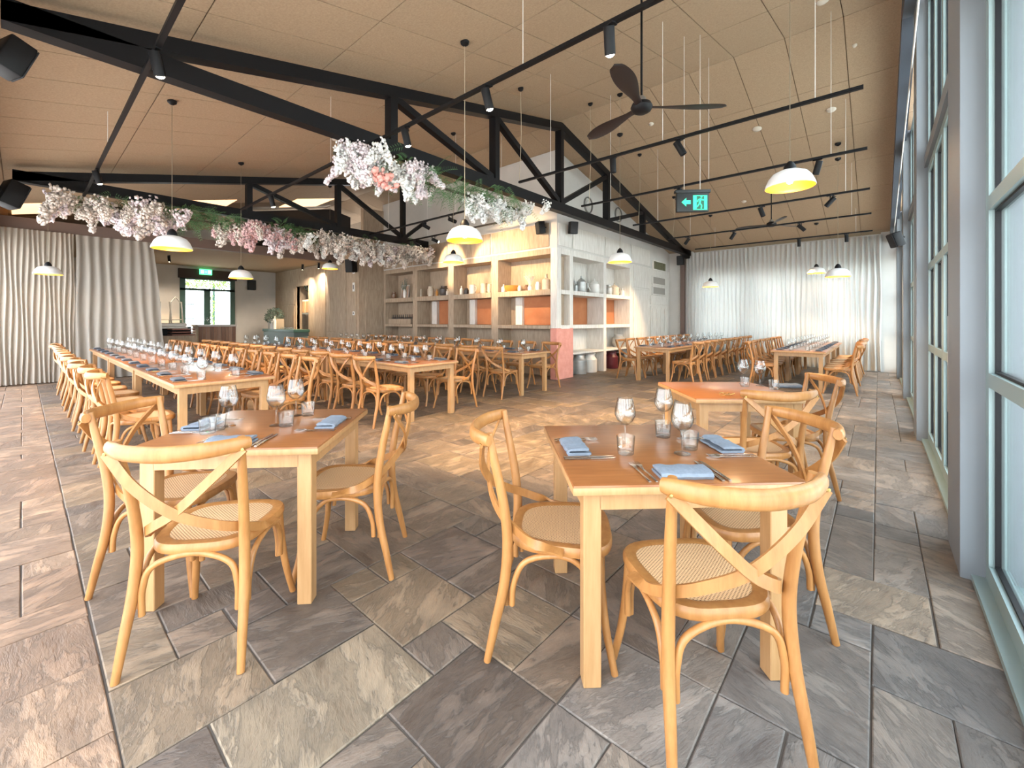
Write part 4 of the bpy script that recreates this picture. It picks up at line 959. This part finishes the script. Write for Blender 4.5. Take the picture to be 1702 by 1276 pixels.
def garland(name, label, X, y0, y1, z, plan, leafplan, seed, spread=.28, big=1.0):
    rr = random.Random(seed); t = thing(name, label, 'garland', (X, 0, z), 0, 'hanging flower garlands')
    MB().tube([(0, y0, .05), (.03, (y0 * 2 + y1) / 3, .02), (-.03, (y0 + 2 * y1) / 3, .04), (0, y1, .05)], .02, 8).obj('garland_stem', mat('stem_brown', (.06, .05, .03), .8), t)
    for (a, b, kinds, n, zoff) in plan:
        for _ in range(n):
            y = rr.uniform(a, b); k = rr.choice(kinds); me = CL[k][rr.randrange(3)]
            o = link('flower_cluster', me, t, (rr.gauss(0, spread * .6), y, rr.uniform(-.02, .14) + zoff))
            o.rotation_euler = (rr.uniform(-.6, .6), rr.uniform(-.7, .7), rr.uniform(0, 6.28)); sc_ = rr.uniform(.75, 1.25) * big; o.scale = (sc_,) * 3; o['kind'] = 'stuff'
    mb = MB()
    for (a, b, n, sz) in leafplan:
        for _ in range(n):
            p = Vector((rr.gauss(0, spread * .6), rr.uniform(a, b), rr.uniform(0, .22))); d = Vector((rr.gauss(0, .7), rr.gauss(0, .7), rr.uniform(-.9, .5))).normalized(); Ls = rr.uniform(.15, .34)
            side = d.orthogonal().normalized()
            for q in range(11):
                c_ = p + d * Ls * q / 10 - Vector((0, 0, .08 * (q / 10) ** 2))
                for s_ in (-1, 1):
                    tip = c_ + side * s_ * sz * (1.2 - q / 14) + d * sz * .5; w_ = d * sz * .16
                    mb.add([c_ - w_, tip, c_ + w_, c_ + (tip - c_) * .5 + Vector((0, 0, .006))], [(0, 1, 3), (3, 1, 2)])
    o = mb.obj('foliage', M_leafg, t, smooth=False); o['kind'] = 'stuff'
    return t
g1 = garland('flower_garland', 'garland of white, blush and coral flowers with ferns on the closer truss', -4.66, 2.3, 5.6, 3.17,
        [(2.35, 2.9, 'wwwl', 30, .06), (2.8, 3.4, 'wllw', 22, 0.02), (3.3, 3.7, 'lw', 9, .1), (4.3, 5.0, 'ww', 15, -.04), (4.9, 5.6, 'wwc', 16, 0)], [(2.6, 3.6, 60, .05), (3.5, 5.1, 110, .055), (4.8, 5.5, 30, .05)], 4)
for q, (dx, y, z) in enumerate(((-.0, 2.62, .1), (.1, 2.72, .07), (.05, 2.85, .03))):
    pr_ = onX(628 + q * 11, 282 + q * 9, -4.36); o = link('rose_cluster', CLK, g1, (pr_.x + 4.66, pr_.y, pr_.z - 3.17)); o.rotation_euler = (.3, .4 * q, q); o['label'] = 'coral pink roses'; o['kind'] = 'stuff'
garland('flower_garland', 'long garland of cream and pink blossom on the farther truss', -9.82, .45, 7.5, 3.2,
        [(.3, 1.7, 'cccl', 46, .04), (1.2, 1.9, 'll', 20, .0), (2.6, 3.15, 'cp', 14, .0), (2.9, 3.9, 'ppl', 34, 0), (3.9, 5.0, 'ccw', 38, .0), (5.0, 6.2, 'cwc', 40, -.02), (6.1, 7.6, 'cccl', 44, -.02)], [(1.6, 2.9, 150, .06), (3.4, 4.3, 80, .06), (4.3, 7.0, 40, .05), (.6, 1.4, 30, .05)], 9, .4, 1.35)

# ------------------------------------------------------------------ ornaments on shelves
def orn(name, label, cat, loc, build, mm, group, rz=0):
    mb = MB(); build(mb); o = mb.obj(name, mm, None, True, 35); o.location = loc; o.rotation_euler = (0, 0, rz); return tag(o, label, cat, group)
C_stone = noisy('stoneware', (.50, .42, .32), (.66, .58, .47), (1, 1, 1), 8, .4, .02); C_brown = noisy('brown_glaze', (.12, .06, .03), (.2, .1, .05), (1, 1, 1), 6, .3, 0)
C_amber = mat('amber_ceramic', (.6, .28, .06), .35); C_white = mat('white_ceramic', (.75, .73, .69), .3); C_dk = mat('dark_ceramic', (.05, .04, .035), .4); C_zinc = noisy('zinc', (.4, .41, .4), (.55, .56, .55), (1, 1, 3), 5, .4, .05, metal=.5)
def bottle(h, r): return lambda mb: mb.lathe([(0, 0), (r, 0), (r, h * .55), (r * .9, h * .66), (r * .35, h * .76), (r * .3, h * .95), (r * .38, h), (r * .2, h), (0, h * .98)], 20)
def jar(h, r): return lambda mb: mb.lathe([(0, 0), (r * .8, 0), (r, h * .25), (r, h * .7), (r * .7, h * .85), (r * .72, h), (r * .6, h), (r * .6, h * .8), (0, h * .78)], 22)
def bowl(h, r): return lambda mb: mb.lathe([(0, 0), (r * .6, 0), (r * .9, h * .4), (r, h), (r * .93, h), (r * .8, h * .4), (0, h * .15)], 26)
def jug(h, r):
    def b(mb): mb.lathe([(0, 0), (r * .9, 0), (r, h * .3), (r * .85, h * .75), (r * .95, h), (r * .87, h), (r * .77, h * .75), (0, h * .2)], 22); mb.tube([(r * .85, 0, h * .85), (r * 1.5, 0, h * .78), (r * 1.5, 0, h * .4), (r * .95, 0, h * .25)], r * .1, 8)
    return b
def teapot(h, r):
    def b(mb): mb.lathe([(0, 0), (r * .85, 0), (r, h * .1), (r * .95, h * .62), (r * .8, h * .66), (r * .5, h * .78), (r * .12, h * .86), (r * .16, h * .95), (0, h)], 24); mb.tube([(r * .9, 0, h * .6), (r * 1.5, 0, h * .55), (r * 1.45, 0, h * .25), (r * .95, 0, h * .15)], r * .09, 8); mb.tube([(-r * .9, 0, h * .2), (-r * 1.35, 0, h * .4), (-r * 1.55, 0, h * .68)], lambda q: r * (.14 - .06 * q), 8)
    return b
gO = 'ornaments on the timber shelving'
sY = YB + .16
def shx(px): return onY(px, 500, sY).x
Z2 = 2.031; bay = ('first', 'second', 'third', 'fourth')
items = [('bottle', 646, bottle(.3, .055), C_white, 'pale stoneware bottle, entrance-end bay'), ('jar', 655, jar(.22, .085), C_brown, 'squat brown jar, entrance-end bay'), ('flower_vase', 673, jar(.27, .06), C_white, 'white vase holding dark dried flowers'), 
         ('bottle', 699, bottle(.36, .06), C_stone, 'tall pale bottle, second bay'), ('jar', 716, jar(.3, .10), C_stone, 'lidded amber-lit jar, second bay'), ('bottle', 726, bottle(.2, .04), C_amber, 'small amber bottle, second bay'), ('jar', 738, jar(.28, .13), C_dk, 'wide dark angular jar, second bay'), ('bottle', 743.5, bottle(.18, .035), C_white, 'little white bottle, second bay'),
         ('bottle', 767, bottle(.24, .05), C_white, 'white bottle, third bay'), ('jar', 775, jar(.17, .07), C_dk, 'low dark jar, third bay'), ('jug', 785, jug(.25, .09), C_white, 'big white jug, third bay'), ('jug', 804, jug(.26, .10), C_stone, 'stoneware jug, third bay'), ('jar', 814, jar(.24, .065), C_stone, 'slim stoneware jar, third bay'),
         ('bottle', 837, bottle(.2, .06), C_white, 'short white flask, corner bay'), ('bowl', 851, bowl(.15, .2), C_amber, 'wide amber bowl, corner bay'), ('jar', 863.5, jar(.14, .045), C_white, 'small white pot, corner bay'), ('jar', 875, jar(.15, .05), C_brown, 'small brown pot, corner bay'), ('flower_vase', 881, jar(.12, .06), C_white, 'white vase with dry sprigs, corner bay'), ('jar', 894, jar(.2, .06), C_white, 'upright white jar, corner bay'), ('bottle', 908, bottle(.36, .1), C_stone, 'large pale demijohn, corner bay')]
for nm, px, bf, mm, lab in items:
    o = orn(nm, lab + ' of the timber shelving', nm.replace('_', ' '), (shx(px), sY, Z2), bf, mm, gO, rnd.uniform(-.4, .4))
    if nm == 'flower_vase':
        mb = MB()
        for q in range(26):
            a = rnd.uniform(0, 6.28); r_ = rnd.uniform(.05, .28 if px < 700 else .16); h = rnd.uniform(.3, .62 if px < 700 else .36); tip = Vector((r_ * math.cos(a), r_ * .5 * math.sin(a), h)); mb.tube([(0, 0, .1), tip * .5 + Vector((0, 0, .08)), tip], .003, 4, 2)
            for _ in range(10): p_ = tip + Vector((rnd.gauss(0, .025), rnd.gauss(0, .025), rnd.gauss(0, .03))); mb.add([p_, p_ + Vector((.02, 0, .012)), p_ + Vector((.008, .018, .02))], [(0, 1, 2)])
        q_ = mb.obj('sprigs', M_sage if px < 700 else M_fc, o, smooth=False)
pf = thing('picture_frame', 'pale square picture propped in the entrance-end bay', 'picture', (shx(660), YB + .44, Z2)); pf.rotation_euler = (R(-8), 0, 0)
MB().bbox(-.22, .22, -.01, .01, 0, .46, .003, 1).obj('frame', M_limew, pf, smooth=False); MB().box(-.18, .18, -.013, -.01, .04, .42).obj('picture', mat('sepia_print', (.55, .38, .28), .7), pf, smooth=False)
rk = thing('bottle_crate', 'low crate of bottles in the lower entrance-end bay', 'crate', (shx(665), YB + .25, 1.212))
MB().box(-.6, .6, -.12, .12, 0, .02).box(-.6, .6, -.12, -.105, .02, .16).box(-.6, .6, .105, .12, .02, .16).box(-.6, -.585, -.105, .105, .02, .16).box(.585, .6, -.105, .105, .02, .16).obj('crate', M_lime, rk, smooth=False)
for k in range(10): tag(orn('bottle', 'dark bottle standing in the crate, %s from its entrance end' % ORD[k], 'bottle', (shx(665) - .52 + k * .115, YB + .25, 1.233), bottle(.28, .04), C_dk, 'bottles in the crate'), None, None)
gO2 = 'ornaments on the white shelving'; sx_ = XB - .22
def shy(px): return onX(px, 500, sx_).y
for nm, px, bf, mm, lab in (('bottle', 957, bottle(.25, .05), C_zinc, 'slim metal bottle by the corner'), ('teapot', 966, teapot(.42, .13), C_zinc, 'green-topped enamel pot'), ('teapot', 988, teapot(.40, .14), C_white, 'grey-lidded enamel pot'), ('jar', 1012, jar(.28, .1), C_zinc, 'metal jar beside the copper one'), ('teapot', 1021, teapot(.36, .13), C_stone, 'copper-toned kettle'), ('bottle', 1034, bottle(.24, .07), C_white, 'white flask'), ('jar', 1042, jar(.1, .1), C_zinc, 'flat tin')):
    orn(nm, lab + ' on the white shelving', nm, (sx_, shy(px), 2.021), bf, mm, gO2, 1.2)
orn('jar', 'domed metal cloche on the low shelf of the white shelving', 'jar', (sx_, shy(1028), .571), jar(.36, .18), C_zinc, gO2)
def churn(h, r):
    def b(mb): mb.lathe([(0, 0), (r * .95, 0), (r, .02), (r, h * .68), (r * .7, h * .82), (r * .66, h * .92), (r * .8, h * .97), (r * .78, h), (0, h)], 26); mb.tube([(r * .6, 0, h * .9), (r * .62, 0, h * 1.1), (-r * .62, 0, h * 1.1), (-r * .6, 0, h * .9)], .008, 6)
    return b
for px, h, r_, mm, lab in ((963, .5, .18, C_zinc, 'riveted zinc churn'), (980, .48, .19, C_white, 'cream enamel churn'), (1016, .46, .19, mat('maroon_enamel', (.12, .02, .03), .4), 'maroon enamel churn'), (1031, .38, .15, C_dk, 'dark small churn')):
    orn('milk_churn', lab + ' on the floor under the white shelving', 'churn', (sx_, shy(px), 0.002), churn(h, r_), mm, 'churns under the white shelving')

# ------------------------------------------------------------------ entrance furniture
rc = thing('reception_counter', 'waist-high reception counter faced with upright brown boards', 'counter', (-16.0, 4.0, 0))
pa, pb = onX(330, 540, -15.6), onX(392, 540, -15.6); ya, yb = pa.y, pb.y
MB().box(-.3, .38, ya - 4, yb - 4, 0, 1.14).obj('carcass', M_limew, rc, smooth=False); MB().bbox(-.35, .44, ya - 4.03, yb - 3.97, 1.14, 1.19, .006).obj('countertop', C_white, rc)
nbd = 10
for k in range(nbd):
    a = ya + (yb - ya) * k / nbd; MB().box(.38, .4 + rnd.uniform(0, .006), a - 4 + .004, a - 4 + (yb - ya) / nbd - .004, .02, 1.13).obj('board', noisy('brown_board_%d' % (k % 3), [(.22, .12, .08), (.30, .17, .11), (.36, .22, .15)][k % 3], [(.28, .16, .11), (.37, .22, .15), (.44, .28, .2)][k % 3], (4, 4, .6), 5, .6, .03), rc, smooth=False)
wc = thing('waiter_station', 'low station with white top and open trays beside the reception counter', 'counter', (-14.9, 2.9, .12)); y0_, y1_ = onX(266, 560, -14.9).y, onX(322, 560, -14.9).y
MB().box(-.3, .3, y0_ - 2.9, y1_ - 2.9, -.12, .78).obj('carcass', M_lime, wc, smooth=False); MB().bbox(-.33, .33, y0_ - 2.92, y0_ - 2.9 + .55, .98, 1.03, .01).obj('white_top', C_white, wc)
MB().box(-.3, -.27, y0_ - 2.9, y1_ - 2.9, .78, 1.02).obj('back', M_blk, wc, smooth=False)
for z in (.79, .86, .94): MB().bbox(-.25, .3, y1_ - 3.45, y1_ - 2.92, z, z + .03, .004, 1).obj('tray', mat('red_brown_tray', (.3, .13, .09), .5), wc, smooth=False)
for k, (px, py) in enumerate(((275, 530), (292, 530))):
    p = onX(px, 552, -16.5); ea = thing('easel', 'thin grey wire easel by the entrance curtain, %s of two' % ('left-leaning', 'house-shaped')[k], 'easel', (p.x, p.y, 0), 0, 'wire easels')
    MB().rod((0, -.2, 0), (0, -.12, 1.9), .02).obj('leg', C_zinc, ea); MB().rod((0, .25, 0), (0, .1 if k == 0 else .14, 1.9), .02).obj('leg', C_zinc, ea); MB().rod((0, -.18, 1.35), (0, .17, 1.35), .015).obj('rail', C_zinc, ea)
    if k: MB().rod((0, -.14, 1.85), (0, 0, 2.05), .015).rod((0, 0, 2.05), (0, .14, 1.85), .015).obj('gable_rail', C_zinc, ea)
# bouquet + sideboard beyond
sb = thing('drinks_sideboard', 'dark green sideboard under the plant box beyond the entrance', 'sideboard', (-16.6, 6.35, 0)); MB().bbox(-1.5, 1.4, -.25, .3, .9, 1.0, .006).obj('top', M_green, sb)
MB().box(-1.45, 1.35, -.22, .28, 0, .9).obj('carcass', mat('grey_green', (.12, .16, .15), .6), sb, smooth=False)
pbx = thing('planter_box', 'grey planter box spilling sage foliage on the dark sideboard', 'planter', (-17.3, 6.3, 1.001)); MB().bbox(-.3, .3, -.18, .18, 0, .38, .01).obj('box', mat('taupe_box', (.33, .28, .22), .7), pbx)
mb = MB(); leafball(mb, (-.1, 0, .5), .33, 340, .05); leafball(mb, (-.4, -.05, .42), .22, 160, .05); mb.obj('foliage', M_sage, pbx, smooth=False)['kind'] = 'stuff'
for k in range(3): orn('bottle', '%s white bottle beside the planter box' % ('shortest', 'middle', 'tallest')[k], 'bottle', (-17.9 - .0 + k * .14 + .9, 6.05, 1.001), bottle(.3 + .09 * k, .05), C_white, 'bottles beside the planter')
ni = thing('rattan_cabinet', 'small cream cabinet with woven doors hung in the limed wall niche', 'cabinet', (-16.25, 7.15, 1.55)); MB().bbox(-.3, .3, -.2, .2, 0, .55, .01).obj('body', C_white, ni)
for s_ in (-1, 1): MB().bbox(s_ * .145 - .12, s_ * .145 + .12, -.215, -.2, .06, .49, .003, 1).obj('door', M_cane, ni, smooth=False)
MB().box(-.25, .25, -.1, .24, -.05, 0).box(-.04, .04, .1, .24, -.4, -.05).obj('bracket', M_lime, ni, smooth=False)
np_ = thing('dark_bouquet', 'dark leafy bouquet in a pale pot on the niche cabinet', 'plant', (-16.2, 7.15, 2.101)); mb = MB(); bottle(.25, .1)(mb); mb.obj('pot', C_stone, np_)
mb = MB(); leafball(mb, (0, 0, .5), .26, 300, .07); leafball(mb, (-.3, 0, .55), .16, 90, .07); mb.obj('foliage', mat('dark_leaf', (.02, .03, .02), .6), np_, smooth=False)['kind'] = 'stuff'
# glassware and linen on the reception counter, carafes on the sideboard
for k in range(6):
    o = put('wine_glass', -15.75 + .09 * (k % 2), ya + .15 + k * .12, 1.1905, 0, 'wine glass on the reception counter, %s from the curtain' % ORD[k], 'wine glasses on the reception counter')
tag(MB().bbox(-.12, .12, -.3, .3, 0, .1, .03).obj('folded_cloth', C_white), 'pile of white cloth on the low waiter station', 'cloth').location = (-14.75, y0_ + .25, 1.151)
for k in range(7):
    o = put('tumbler', -16.35 + k * .16, 6.15 + .03 * (k % 2), 1.0005, k, 'tumbler on the dark sideboard, %s out from the planter' % ORD[k], 'tumblers on the dark sideboard')
for o in bpy.data.objects:
    if 'used' in o: del o['used']
